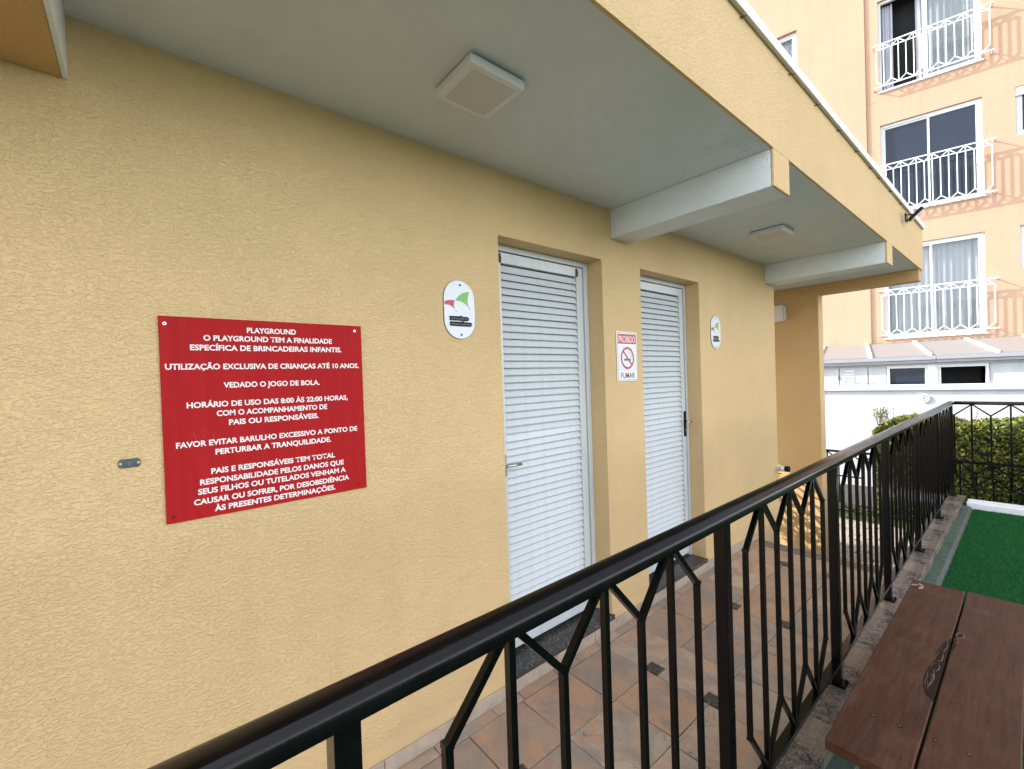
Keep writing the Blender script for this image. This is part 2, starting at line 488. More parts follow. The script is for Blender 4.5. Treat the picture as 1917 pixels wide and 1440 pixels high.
M['dry_leaf'] = simple('dry_leaf', (0.30, 0.22, 0.13), 0.7, var=0.3, vscale=60)

# ------------------------------------------------------------------ ground and floors
ZL = -0.75            # level of the lower yard
mb = MB(); mb.box(-120, 120, -60, 160, ZL-0.30, ZL-0.02)
tag(mb.build('ground', M['ground']), kind='structure')

# raised play terrace with its retaining sides
mb = MB(); mb.box(1.012, 14.0, -12, 6.70, ZL-0.04, 0.0)
terrace = tag(mb.build('terrace', M['grey_kerb']), kind='structure')

# upper walkway slab + stone paving
mb = MB(); mb.box(0.0, 1.0, -3.0, 4.215, ZL-0.04, -0.012)
walk = tag(mb.build('walkway_floor', M['grout']), kind='structure')
xe = [0.068, 0.358, 0.664, 0.985]
j = 0.0015
def slab(x0, x1, y0, y1, notch=(), mat='tile', parent=walk, dz=0.0, th=0.011):
    x0 += j*random.uniform(.7, 1.6); x1 -= j*random.uniform(.7, 1.6); y0 += j*random.uniform(.7, 1.7); y1 -= j*random.uniform(.7, 1.7)
    cx, cy = (x0+x1)/2, (y0+y1)/2
    pts = []
    for name, px, py, sx, sy in (('bl', x0, y0, 1, 1), ('br', x1, y0, -1, 1), ('tr', x1, y1, -1, -1), ('tl', x0, y1, 1, -1)):
        if name in notch:
            s = 0.040
            if name == 'bl': pts += [(px, py+s*2), (px+s, py+s*2), (px+s, py)]
            elif name == 'br': pts += [(px-s, py), (px-s, py+s*2), (px, py+s*2)]
            elif name == 'tr': pts += [(px, py-s), (px-s, py-s), (px-s, py)]
            else: pts += [(px+s, py), (px+s, py-s), (px, py-s)]
        else:
            q = 0.002
            pts += [(px + random.uniform(-q, q), py + random.uniform(-q, q))]
    b_ = MB(); b_.prism([(p[0]-cx, p[1]-cy) for p in pts], -th, random.uniform(-0.0015, 0.0012) + dz)
    o = b_.build('tile', M[mat], parent, bevel=0.0015, seg=1)
    o.location = (cx, cy, 0)
    return o
ys = [1.017 + 0.3045*k for k in range(-13, 11)]
for k in range(-13, 10):
    y0 = 1.017 + 0.3045*k; y1 = y0 + 0.3045
    if y0 > 4.2: break
    y1 = min(y1, 4.212)
    ins = (k % 3 == 0)
    for c in range(3):
        nt_ = ()
        if ins:
            nt_ = {0: ('br',), 1: ('bl', 'br'), 2: ('bl',)}[c]
        sh = 0 if k % 3 == 1 else [0.0, 0.018, -0.014][c]
        slab(xe[c], xe[c+1], y0+(sh if not ins else 0), y1+([0.0, 0.018, -0.014][c] if (k+1) % 3 == 2 and y1 < 4.2 else 0), nt_)
    if ins:
        for xc in (0.358, 0.664):
            mb = MB(); mb.box(-0.038, 0.038, -0.038, 0.038, -0.011, 0.0006)
            o = mb.build('granite_inset', M['granite'], walk, bevel=0.002, seg=1); o.location = (xc, y0+0.0415, 0)
# narrow edge strip at the foot of the wall
y = -3.0
while y < 4.2:
    L = random.choice([0.16, 0.30, 0.24, 0.36]); y1 = min(y+L, 4.212)
    slab(0.009, 0.067, y, y1); y = y1
# steps down to the lower yard (hidden edge of the walkway)
mb = MB()
for k in range(4):
    mb.box(0.0, 1.0, 4.219+0.30*k, 4.515+0.30*k, ZL-0.04, -0.15*(k+1))
tag(mb.build('steps', M['paver']), kind='structure')
# thin bright nosing on the last row
mb = MB(); mb.box(0.0, 1.0, 4.2145, 4.2185, -0.12, -0.003)
mb.build('nosing', M['skirting'], walk)

# lower yard pavers
lower = tag(MB().box(-9, 10, 4.3, 10.9, ZL-0.06, ZL-0.012).build('lower_yard', M['joint']), kind='structure')
mb = MB()
r_ = 0
yy = 5.0
while yy < 8.1:
    xx = -2.6 + (0.1 if r_ % 2 else 0)
    while xx < (0.98 if yy < 6.72 else 5.0):
        dz = random.uniform(-0.004, 0.004)
        mb.box(xx+0.006, min(xx+0.194, 0.98 if yy < 6.7 else 9), yy+0.007, yy+0.093, ZL-0.03, ZL+dz)
        xx += 0.2
    yy += 0.1; r_ += 1
tag(mb.build('paver', M['paver'], lower), kind='stuff')

# kerb under the railing
kerb = tag(empty('kerb'), kind='structure')
seams = [-2.2, -1.4, -0.75, 0.05, 0.78, 1.45, 2.05, 2.79, 3.55, 4.25, 4.81, 5.36, 5.94, 6.36, 6.735]
for a, b_ in zip(seams[:-1], seams[1:]):
    mb = MB()
    n = 7
    base = []
    outer = [(1.118 + 0.004*a + random.uniform(-0.004, 0.005), a+0.002+(b_-a-0.004)*i/n) for i in range(n+1)]
    pts = [(1.016, a+0.002)] + outer + [(1.016, b_-0.002)]
    cy = (a+b_)/2
    mb.prism([(p[0]-1.06, p[1]-cy) for p in pts], -0.10, 0.10+random.uniform(-0.0015, 0.0015))
    o = mb.build('kerb_stone', M['kerb'], kerb, bevel=0.004); o.location = (1.06, cy, 0)
yy = -2.2
while yy < 6.7:
    L = random.uniform(0.25, 0.36)
    mb = MB(); mb.box(-0.0065, 0.0065, -L/2+0.0015, L/2-0.0015, -0.10, 0.0985+random.uniform(-.001, .001))
    o = mb.build('edge_strip', M['sand_edge'], kerb, bevel=0.0015, seg=1); o.location = (1.0075, yy+L/2, 0)
    yy += L

# green painted ledge, grey lip, turf
tag(MB().box(1.095, 1.196, -11, 6.50, -0.02, 0.045).build('green_ledge', M['green_ledge'], bevel=0.004), kind='structure')
tag(MB().xprism([(0, 0)]*3, 0, 0).build('grey_lip', M['grey_kerb']) if False else
    MB().add([(1.1965,-11,0.002),(1.222,-11,0.002),(1.1965,-11,0.040),(1.1965,6.50,0.002),(1.222,6.50,0.002),(1.1965,6.50,0.040)],
             [(0,1,2),(3,5,4),(0,3,4,1),(1,4,5,2),(0,2,5,3)]).build('grey_lip', M['grey_kerb']), kind='structure')
tag(MB().box(1.2225, 9.0, -11, 6.515, 0.004, 0.014).build('turf_mat', M['turf_base']), kind='structure')

def blades(name, xs, ys_, z, n, h, w, mat, kind='stuff', lean=0.5, mask=None):
    x = rng.uniform(xs[0], xs[1], n); yv = rng.uniform(ys_[0], ys_[1], n)
    if mask is not None:
        k = mask(x, yv); x = x[k]; yv = yv[k]; n = len(x)
    a = rng.uniform(0, 2*np.pi, n); hh = h*rng.uniform(0.6, 1.2, n)
    lx = rng.normal(0, lean, n)*hh; ly = rng.normal(0, lean, n)*hh
    co = np.zeros((n, 3, 3), np.float32)
    co[:, 0] = np.stack([x-np.cos(a)*w, yv-np.sin(a)*w, np.full(n, z)], 1)
    co[:, 1] = np.stack([x+np.cos(a)*w, yv+np.sin(a)*w, np.full(n, z)], 1)
    co[:, 2] = np.stack([x+lx, yv+ly, z+hh], 1)
    me = bpy.data.meshes.new(name)
    me.vertices.add(3*n); me.vertices.foreach_set('co', co.ravel())
    me.loops.add(3*n); me.loops.foreach_set('vertex_index', np.arange(3*n, dtype=np.int32))
    me.polygons.add(n); me.polygons.foreach_set('loop_start', np.arange(0, 3*n, 3, dtype=np.int32))
    me.update(calc_edges=True)
    at = me.attributes.new('tone', 'FLOAT', 'POINT')
    at.data.foreach_set('value', np.repeat(rng.uniform(0, 1, n).astype(np.float32), 3))
    me.materials.append(mat)
    o = bpy.data.objects.new(name, me); COL.objects.link(o)
    return tag(o, kind=kind)
o = blades('artificial_turf', (1.215, 3.2), (0.9, 6.51), 0.012, 330000, 0.016, 0.0016, M['turf_leaf'])
tag(o, 'short green artificial turf beside the bench and the kerb', 'artificial turf')

# white kerb at the far end of the turf
wk = tag(empty('white_kerb'), kind='structure')
for x0, x1 in ((1.165, 1.84), (1.843, 2.6), (2.603, 3.6), (3.603, 5.2)):
    MB().box(x0, x1, 6.52, 6.715, -0.3, 0.078).build('kerb_block', M['white_kerb'], wk, bevel=0.008)
tag(MB().box(1.03, 14, 6.7165, 6.76, ZL-0.05, 0.03).build('retaining_wall', M['grey_kerb']), kind='structure')

# ------------------------------------------------------------------ restroom building
ZC, ZB, XF, YE = 2.511, 2.341, 0.897, 6.33
D1 = (1.320, 2.100); D2 = (2.493, 3.265); ZO = 2.20; ZS = 0.092
bld = tag(empty('restroom_building'), 'low yellow stucco restroom block with a deep white eave and two louvred doors', 'building')

# front wall with openings: grid of quads, reveals 12 cm deep
mb = MB()
Y0, Y1 = -2.6, 4.77
yc = [Y0, D1[0], D1[1], D2[0], D2[1], Y1]; zc = [-0.8, ZS-0.03, ZO, ZC]
for i in range(5):
    for k in range(3):
        if k == 1 and i in (1, 3): continue
        mb.add([(0,yc[i],zc[k]),(0,yc[i+1],zc[k]),(0,yc[i+1],zc[k+1]),(0,yc[i],zc[k+1])], [(0,1,2,3)])
for (a, b_) in (D1, D2):
    z0 = ZS-0.03
    mb.add([(0,a,z0),(-.16,a,z0),(-.16,a,ZO),(0,a,ZO)], [(0,1,2,3)])
    mb.add([(0,b_,z0),(-.16,b_,z0),(-.16,b_,ZO),(0,b_,ZO)], [(3,2,1,0)])
    mb.add([(0,a,ZO),(-.16,a,ZO),(-.16,b_,ZO),(0,b_,ZO)], [(0,1,2,3)])
me_ = mb.mesh('wall')
me_.materials.append(M['wall'])
bm = bmesh.new(); bm.from_mesh(me_); bmesh.ops.remove_doubles(bm, verts=bm.verts, dist=1e-5)
bmesh.ops.recalc_face_normals(bm, faces=bm.faces); bm.to_mesh(me_); bm.free()
wallo = link('wall', me_, bld)
# make sure the face looks towards +x
if me_.polygons[0].normal.x < 0:
    me_.flip_normals()
XB = -2.1
mb = MB()
mb.box(XB, -0.17, Y0, Y0+0.12, -0.8, ZC)                   # near end
mb.box(XB, XB+0.12, Y0+0.122, Y1-0.122, -0.8, ZC)            # back
mb.box(XB, -0.0005, Y1-0.12, Y1, -0.8, ZC-0.0005)                # far end
mb.box(XB+0.122, -0.17, Y0+0.122, Y1-0.122, 0.03, 0.06)     # inner floor
mb.build('side_wall', M['wall'], bld)
# ceiling / roof slab over everything, fascia on the outer edge
mb = MB(); mb.box(XB-1.35, XF-0.012, Y0-0.3, YE-0.002, ZC, ZC+0.12)  # unseen back overhang lengthened to lower the sun patch on the end wall
mb.build('ceiling', M['ceiling'], bld)
mb = MB(); mb.box(XB-1.35, XF-0.13, Y0-0.3, YE-0.1, ZC+0.1205, 2.90)
mb.build('roof_slab', M['wall_smooth'], bld)
mb = MB(); mb.box(XF-0.0118, XF, Y0-0.3, YE, ZC-0.001, 2.940); mb.box(XF-0.13, XF-0.0125, Y0-0.3, YE-0.0125, ZC+0.122, 2.9385)
mb.box(XB-1.35, XF-0.012, YE-0.0118, YE+0.0005, ZC-0.0012, 2.9395)
mb.build('fascia', M['wall'], bld)
# metal flashing on top of the fascia
mb = MB()
mb.sweep([(-0.10, 0.0), (0.012, 0.0), (0.018, -0.006), (0.021, -0.006), (0.021, 0.042), (-0.10, 0.05)], (XF, Y0-0.3, 2.9415), (XF, YE+0.012, 2.9415))
mb.build('flashing', M['metal_white'], bld)
for ny in (1.35, 1.88, 2.419, 2.809, 3.215, 3.62, 4.003, 4.267, 4.661, 5.1):
    mb = MB(); mb.tube((XF, ny, 2.926+random.uniform(-.004, .004)), (XF+0.022, ny+random.uniform(-.006, .006), 2.918), 0.0028, 6)
    mb.tube((XF+0.006, ny, 2.925), (XF+0.0085, ny, 2.924), 0.006, 8)
    mb.build('nail', M['rust'], bld)

# beams: white sides, yellow end face flush with the fascia
def beam(y0, y1, z0=ZB):
    mb = MB()
    mb.box(0.0005, XF-0.0122, y0, y1, z0, ZC-0.0005, 0, skip=('+x',))
    mb.box(XF-0.0120, XF+0.0002, y0, y1, z0-0.0006, ZC-0.0012, 1)
    return mb.build('beam', [M['white_stucco'], M['wall']], bld, bevel=0.003)
beam(2.196, 2.392)
beam(4.560, 4.765)
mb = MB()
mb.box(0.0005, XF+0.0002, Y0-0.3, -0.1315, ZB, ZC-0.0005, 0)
mb.build('beam', M['wall_shaded'], bld, bevel=0.003, label='wide beam painted yellow underneath at the near end of the eave')
mb = MB(); mb.box(0.0005, XF-0.002, -0.131, -0.1215, ZB-0.0006, ZC-0.0005, 0)
mb.build('beam_side', M['white_stucco'], bld)
# end wall with the end beam over the opening
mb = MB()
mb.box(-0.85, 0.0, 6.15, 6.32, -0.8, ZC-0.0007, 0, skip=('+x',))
mb.build('end_wall', M['wall_shaded'], bld, label='yellow end wall standing across the eave, shade put into its colour')
mb = MB(); mb.box(-0.0008, 0.0006, 6.1495, 6.3205, -0.8, 2.395); mb.build('end_wall_lit_face', M['wall'], bld)  # side face in the lighter wall yellow: skylight put into the colour
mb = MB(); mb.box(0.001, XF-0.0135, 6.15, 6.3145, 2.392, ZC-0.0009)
mb.build('end_beam', M['wall_shaded'], bld)

# skirting stones along the foot of the wall
yy = -2.6
cuts = [-2.6, -2.2, -1.75, -1.3, -0.82, -0.35, 0.05, 0.40, 0.668, 0.98, 1.31, 1.62, 1.93, 2.13, 2.45, 2.80, 3.12, 3.34, 3.74, 4.21]
for a, b_ in zip(cuts[:-1], cuts[1:]):
    mb = MB(); mb.box(0.0005, 0.009, a+0.0015, b_-0.0015, -0.012, 0.060+random.uniform(-.002, .002))
    mb.build('skirting_stone', M['skirting'], bld, bevel=0.0015, seg=1)
# granite sills
for (a, b_) in (D1, D2):
    mb = MB(); mb.box(-0.159, 0.0115, a-0.012 if a < 2 else a-0.008, b_+0.012, ZS-0.029, ZS)
    mb.build('door_sill', M['granite'], bld, bevel=0.002)

# doors
def make_door(d, first):
    ya, yb = d
    xf = -0.115                                   # front of the frame
    fr = MB(); fw = 0.036 if first else 0.024
    fr.box(xf-0.06, xf+0.006, ya+0.001, ya+fw, ZS+0.001, ZO-0.001); fr.box(xf-0.06, xf+0.006, yb-fw, yb-0.001, ZS+0.001, ZO-0.001)
    fr.box(xf-0.06, xf+0.006, ya+fw+0.0005, yb-fw-0.0005, ZO-0.03, ZO-0.0012)
    fr.build('door_frame', M['door'], bld, bevel=0.002)
    la, lb = ya+fw+0.005, yb-fw-0.006; zb, zt = ZS+0.022, ZO-0.035
    st = 0.066; sr = 0.052; rt = 0.055; rb_ = 0.085
    lf = MB()
    lf.box(xf-0.035, xf-0.001, la, la+st, zb, zt); lf.box(xf-0.035, xf-0.001, lb-sr, lb, zb, zt)
    lf.box(xf-0.035, xf-0.0015, la+st+0.0004, lb-sr-0.0004, zt-rt, zt-0.0004); lf.box(xf-0.035, xf-0.0015, la+st+0.0004, lb-sr-0.0004, zb+0.0004, zb+rb_)
    lf.box(xf-0.044, xf-0.036, la+0.002, lb-0.002, zb+0.002, zt-0.002, 1)  # dark sheet behind the slats stands in for the shade inside
    door = lf.build('door', [M['door'], M['dark']], bld, bevel=0.0025, label='white louvred metal door with chipped paint and rusty upper corners' if first else 'white louvred metal door with a black lock plate')
    # louvre slats, one mesh shared
    n = 50; z0 = zb+rb_+0.004; z1 = zt-rt-0.005; pitch = (z1-z0)/n
    y0, y1 = la+st+0.002, lb-sr-0.002; L = y1-y0
    sl = MB()
    prof = [(-0.004, -0.0025), (0.0015, -0.003), (0.0035, 0.001), (-0.0155, pitch*0.93), (-0.019, pitch*0.93), (-0.004, 0.003)]
    vs = [(p[0], -L/2, p[1]) for p in prof] + [(p[0], L/2, p[1]) for p in prof]
    k = len(prof)
    sl.add(vs, [tuple(range(k)), tuple(range(2*k-1, k-1, -1))] + [(i, (i+1)%k, k+(i+1)%k, k+i) for i in range(k)])
    me = sl.mesh('slat'); me.materials.append(M['door'])
    for i in range(n):
        o = link('slat', me, door)
        gap = 0.0
        o.location = (xf-0.006+random.uniform(-.0008, .0008), (y0+y1)/2, z0+pitch*i)
        t = random.gauss(0, 0.012)
        if first and i == 26: t = 0.10
        if first and i == 27: t = -0.05
        o.rotation_euler = (random.gauss(0, 0.0016) + (0.012 if first and i in (25, 26) else 0), t, 0)
    if first:
        hz = 1.075
        h = MB(); hy = la+0.040
        h.box(xf-0.0005, xf+0.005, hy-0.016, hy+0.016, hz-0.06, hz+0.05, 0)
        h.tube((xf+0.003, hy, hz), (xf+0.042, hy, hz), 0.009, 12)
        h.sweep([(0.011*math.cos(t), 0.008*math.sin(t)) for t in [math.pi*i/5 for i in range(10)]], (xf+0.040, hy-0.008, hz), (xf+0.036, hy+0.088, hz-0.004), smooth=True)
        h.build('handle', M['steel'], door)
        for cy in (la+0.050, lb-sr-0.006):
            r = MB(); r.prism([(0,0),(0.022,0.003),(0.026,0.03),(0.018,0.05),(0.004,0.052)], 0, 0.001)
            o = r.build('rust_patch', M['rust'], door); o.rotation_euler = (math.pi/2, 0, math.pi/2); o.location = (xf+0.0002, cy-0.005, zt-0.058)
    else:
        hy = lb-0.020; hz = 1.13
        h = MB(); h.box(xf, xf+0.006, hy-0.016, hy+0.014, hz-0.105, hz+0.09); h.build('lock_plate', M['black_plastic'], door, bevel=0.002)
        h = MB(); h.tube((xf+0.005, hy, hz+0.01), (xf+0.05, hy, hz+0.01), 0.009, 12)
        h.sweep([(0.008*math.cos(t), 0.007*math.sin(t)) for t in [math.pi*i/5 for i in range(10)]], (xf+0.05, hy-0.055, hz+0.01), (xf+0.05, hy+0.008, hz+0.01), smooth=True)
        h.tube((xf+0.005, hy, hz-0.055), (xf+0.014, hy, hz-0.055), 0.009, 12)
        h.build('handle', M['steel'], door)
    return door
make_door(D1, True); make_door(D2, False)

# ------------------------------------------------------------------ things on the eave and the wall
def ceiling_lamp(x0, x1, y0, y1, label):
    r = tag(empty('ceiling_light', ((x0+x1)/2, (y0+y1)/2, ZC)), label, 'ceiling light', 'square surface lights under the eave')
    w, l = (x1-x0)/2, (y1-y0)/2
    h = 0.036; b_ = 0.024
    mb = MB()
    mb.box(-w, w, -l, l, -h, -0.004)
    o = mb.build('lamp_body', M['lamp_white'], r, bevel=0.006, seg=3)
    mb = MB(); mb.box(-w+b_, w-b_, -l+b_, l-b_, -h-0.0012, -h+0.004); mb.build('lamp_panel', M['lamp_panel'], r)
    mb = MB(); mb.box(-w+0.008, w-0.008, -l+0.008, l-0.008, -0.004, -0.0005); mb.build('shadow_gap', M['dark'], r)  # dark sheet stands in for the shaded gap above the lamp
    return r
ceiling_lamp(0.333, 0.552, 0.795, 1.014, 'white square surface light under the near bay of the eave')
ceiling_lamp(0.325, 0.545, 3.375, 3.595, 'white square surface light between the two white beams')

FONT_CACHE = {}
def text_part(txt, parent, y0, y1, zmid, cap, x, mat, bold=0.012, name='text_line'):
    """flat lettering on the wall plane, centred between y0 and y1, reading from +x"""
    cu = bpy.data.curves.new('lettering', 'FONT'); cu.body = txt; cu.size = 1.0; cu.offset = bold; cu.extrude = 0.0; cu.resolution_u = 3
    tmp = bpy.data.objects.new('tmp', cu); COL.objects.link(tmp)
    bpy.context.view_layer.update()
    dg = bpy.context.evaluated_depsgraph_get()
    me = bpy.data.meshes.new_from_object(tmp.evaluated_get(dg))
    bpy.data.objects.remove(tmp); bpy.data.curves.remove(cu)
    co = np.zeros(len(me.vertices)*3, np.float32); me.vertices.foreach_get('co', co); co = co.reshape(-1, 3)
    u0, u1 = co[:, 0].min(), co[:, 0].max()
    s = (y1-y0)/(u1-u0)
    capu = 0.70
    out = np.zeros_like(co)
    out[:, 1] = y0 + (co[:, 0]-u0)*s
    out[:, 2] = zmid + (co[:, 1]-capu/2)*cap/capu
    out[:, 0] = x
    me.vertices.foreach_set('co', out.ravel()); me.update()
    if me.polygons and me.polygons[0].normal.x < 0: me.flip_normals()
    me.materials.clear(); me.materials.append(mat)
    me.name = name
    return link(name, me, parent)

# red playground rules sign
sg = tag(empty('wall_sign', (0, 0, 0)), 'large red rectangular sign with white playground rules lettering', 'sign')
mb = MB(); mb.box(0.002, 0.0065, 0.0435, 0.639, 1.1215, 1.7295)
mb.build('sign_plate', M['red_sign'], sg, bevel=0.0008, seg=1)
LINES = [("PLAYGROUND", .266, .412, 1.697), ("O PLAYGROUND TEM A FINALIDADE", .150, .531, 1.669), ("ESPECÍFICA DE BRINCADEIRAS INFANTIS.", .116, .564, 1.639),
 ("UTILIZAÇÃO EXCLUSIVA DE CRIANÇAS ATÉ 10 ANOS.", .055, .625, 1.581), ("VEDADO O JOGO DE BOLA.", .197, .483, 1.523),
 ("HORÁRIO DE USO DAS 8:00 ÀS 22:00 HORAS,", .102, .580, 1.465), ("COM O ACOMPANHAMENTO DE", .176, .506, 1.436), ("PAIS OU RESPONSÁVEIS.", .207, .476, 1.406),
 ("FAVOR EVITAR BARULHO EXCESSIVO A PONTO DE", .073, .611, 1.348), ("PERTURBAR A TRANQUILIDADE.", .169, .515, 1.318),
 ("PAIS E RESPONSÁVEIS TEM TOTAL", .156, .527, 1.260), ("RESPONSABILIDADE PELOS DANOS QUE", .127, .557, 1.230),
 ("SEUS FILHOS OU TUTELADOS VENHAM A", .121, .563, 1.202), ("CAUSAR OU SOFRER, POR DESOBEDIÊNCIA", .110, .574, 1.172), ("ÀS PRESENTES DETERMINAÇÕES.", .161, .524, 1.144)]
for t_, a, b_, z in LINES:
    text_part(t_, sg, a, b_, z, 0.0164, 0.0066, M['letter_white'], 0.030)
def disc(mb, x, y, z, r, h=0.002, n=14, mi=0):
    mb.xprism([(y+r*math.cos(2*math.pi*i/n), z+r*math.sin(2*math.pi*i/n)) for i in range(n)], x, x+h, mi)
for y, z in ((.058, 1.707), (.614, 1.710), (.060, 1.140), (.611, 1.138)):
    mb = MB(); disc(mb, 0.0066, y, z, 0.0046, 0.0015, 12, 0); disc(mb, 0.0081, y, z, 0.0030, 0.0004, 10, 1)
    mb.build('screw', [M['steel'], M['red_sign']] if z > 1.5 else [M['knot'], M['red_sign']], sg)

def arc_pts(p0, p1, sag, n=8):
    """points of a bulging curve from p0 to p1, sag to the left of the direction"""
    a = Vector(p0); b_ = Vector(p1); d = b_-a; nn = Vector((-d.y, d.x)).normalized()
    return [tuple(a + d*t + nn*sag*4*t*(1-t)) for t in [i/n for i in range(n+1)]]
def oval_sign(yc_, zc_, w, h, words, label):
    r = tag(empty('restroom_sign', (0, yc_, zc_)), label, 'sign', 'oval restroom signs beside the doors')
    def cap(W, H, n=12):
        R = W/2; pts = []
        for i in range(n+1):
            t = math.pi*i/n; pts.append((R*math.cos(t), H/2-R+R*math.sin(t)))
        for i in range(n+1):
            t = math.pi + math.pi*i/n; pts.append((R*math.cos(t), -H/2+R+R*math.sin(t)))
        return pts
    MB().xprism(cap(w, h), 0.001, 0.006).build('sign_plate', M['sign_white'], r, bevel=0.001, seg=1)
    MB().xprism(cap(w+0.004, h+0.004), 0.0003, 0.003).build('sign_rim', M['print_grey'], r)
    # coordinates of the print follow the plate: u,v in halves of the size
    def P(u, v): return (u*w/2, v*h/2)
    def flat(pts, mat, x=0.0064):
        mb = MB(); mb.xprism(pts, x, x+0.0003); mb.build('print', mat, r)
    white = M['letter_white']
    g = arc_pts(P(-.28,.30), P(.68,.64), .012)[:-1] + arc_pts(P(.68,.64), P(.60,.10), -.009)[:-1] + arc_pts(P(.60,.10), P(-.28,.30), -.008)[:-1]
    flat(g, M['print_green'])
    mb = MB(); mb.bar((0.0065, *P(.60,.10)), (0.0065, *P(.70,.04)), 0.0015); mb.build('print', M['print_grey'], r)
    rd = [P(-.97,.235)] + arc_pts(P(-.97,.24), P(-.31,.30), .004)[1:-1] + arc_pts(P(-.31,.30), P(-.29,-.03), -.007)[:-1] + arc_pts(P(-.29,-.03), P(-.95,.13), -.008)
    flat(rd, M['print_crimson'])
    mb = MB(); mb.bar((0.0065, *P(-.29,-.03)), (0.0065, *P(-.20,-.09)), 0.0015); mb.build('print', M['print_grey'], r)
    for k, (wd, u0, u1, v) in enumerate(words):
        mb = MB()
        y0, z0 = P(u0, v-.07); y1, z1 = P(u1, v+.07)
        q = (z1-z0)/2
        pts = [(y0, z0), (y1-q, z0), (y1-q*.3, z0+q*.3), (y1, (z0+z1)/2), (y1-q*.3, z1-q*.3), (y1-q, z1), (y0+(y1-y0)*.62, z1), (y0+(y1-y0)*.58, z1+.005), (y0+(y1-y0)*.50, z1+.001), (y0, z1)]
        mb.xprism(pts, 0.0062, 0.0105); mb.build('word_block', M['black_plastic'], r)
        text_part(wd, r, y0+.003, y1-.004, (z0+z1)/2, (z1-z0)*.36, 0.0108, M['gutter'], 0.0, 'word')
    for v in (.84, -.86):
        mb = MB(); disc(mb, 0.006, 0.004, v*h/2, 0.0045, 0.002, 10); mb.build('screw', M['black_plastic'], r)
    return r
oval_sign(1.087, 1.826, 0.160, 0.258, [('vestiário', -.68, .56, -.31), ('masculino', -.67, .76, -.495)], 'white oval restroom sign with red and green shapes left of the nearer door')
oval_sign(3.516, 1.831, 0.160, 0.260, [('vestiário', -.55, .50, -.31), ('feminino', -.60, .62, -.495)], 'white oval restroom sign with red and green shapes right of the farther door')

# no smoking sign
ns = tag(empty('no_smoking_sign', (0, 2.318, 1.629)), 'small white and red no smoking sign between the two doors', 'sign')
MB().box(0.001, 0.007, -.1045, .1045, -.154, .154).build('sign_plate', M['letter_white'], ns, bevel=0.003)
MB().box(0.0071, 0.0074, -.097, .097, -.1465, .1465).build('print', M['print_grey'], ns)
MB().box(0.0075, 0.0077, -.0945, .0945, -.144, .144).build('print', M['letter_white'], ns)
MB().box(0.00775, 0.0079, -.0925, .0925, .078, .138).build('print', M['print_red'], ns)
MB().box(0.00775, 0.0079, -.088, .088, -.092, .070).build('print', M['sign_white'], ns)
text_part('PROIBIDO', ns, -.085, .085, .107, .040, 0.0081, M['letter_white'], 0.006)
text_part('FUMAR', ns, -.074, .074, -.117, .034, 0.0081, M['print_grey'], 0.015)
mb = MB(); n = 40; ro, ri = .069, .056; cz = -.010
vs = []; fs = []
for i in range(n):
    t = 2*math.pi*i/n
    vs += [(0.0082, ro*math.cos(t), cz+ro*math.sin(t)), (0.0082, ri*math.cos(t), cz+ri*math.sin(t))]
for i in range(n):
    a = 2*i; b_ = 2*((i+1) % n); fs.append((a, b_, b_+1, a+1))
mb.add(vs, fs); mb.build('prohibition_ring', M['print_red'], ns)
mb = MB(); mb.bar((0.0086, -.042, cz+.042), (0.0086, .042, cz-.042), .011, .0004, up=(1,0,0)); mb.build('slash', M['print_red'], ns)
mb = MB(); mb.box(0.0079, 0.0083, -.036, .018, -.026, -.014); mb.box(0.0079, 0.0083, .020, .034, -.026, -.014); mb.build('cigarette', M['print_grey'], ns)
mb = MB(); pr = None
for i in range(16):
    t = i/15; p = (0.0084, .028+.012*math.sin(t*7)+.006*t, -.008+.058*t)
    if pr: mb.bar(pr, p, .0022, .0003, up=(1,0,0))
    pr = p
mb.build('smoke', M['print_grey'], ns)

# small metal lock plate left of the red sign
lp = tag(empty('metal_plate', (0, -0.032, 1.312)), 'small grey oblong metal plate on the wall left of the red sign', 'metal plate')
pts = [(-.024, -.006), (-.018, -.0125), (.018, -.0125), (.024, -.006), (.024, .006), (.018, .0125), (-.018, .0125), (-.024, .006)]
MB().xprism(pts, 0.0003, 0.004).build('plate', M['zinc'], lp, bevel=0.001, seg=1)
mb = MB(); disc(mb, 0.004, 0.001, 0, 0.0085, 0.002, 18); mb.build('hub', M['zinc'], lp)
mb = MB(); disc(mb, 0.006, 0.001, 0, 0.0055, 0.0012, 14); mb.build('socket', M['print_grey'], lp)
for y in (-.0185, .0195):
    mb = MB(); disc(mb, 0.004, y, 0, 0.0035, 0.0015, 10); mb.build('screw', M['steel'], lp)

# white junction box on the end wall, security camera at the wall corner
jb = tag(empty('junction_box', (-0.41, 6.15, 2.215)), 'white plastic box mounted high on the yellow end wall', 'wall box')
MB().box(-.16, .055, -.075, -.001, -.10, .10).build('box_body', M['white_plastic'], jb, bevel=0.006)
MB().box(0.058, .072, -.055, -.001, -.085, .085).build('side_cap', M['white_plastic'], jb, bevel=0.003)
sc = tag(empty('security_camera', (0.0, 4.74, 0.553)), 'small white camera with a black front at the far wall corner', 'security camera')
mb = MB(); mb.tube((0.002, 0, 0), (0.010, 0, 0), 0.028, 16); mb.build('mount', M['white_plastic'], sc)
mb = MB(); mb.tube((0.010, 0, 0), (0.072, 0, 0.003), 0.026, 18); mb.build('camera_body', M['white_plastic'], sc)
mb = MB(); mb.tube((0.0722, 0, 0.003), (0.108, 0, 0.005), 0.0275, 18); mb.build('camera_front', M['black_plastic'], sc)
mb = MB(); mb.tube((0.035, -0.0255, 0.004), (0.035, -0.029, 0.004), 0.006, 10); mb.build('sensor', M['black_plastic'], sc)
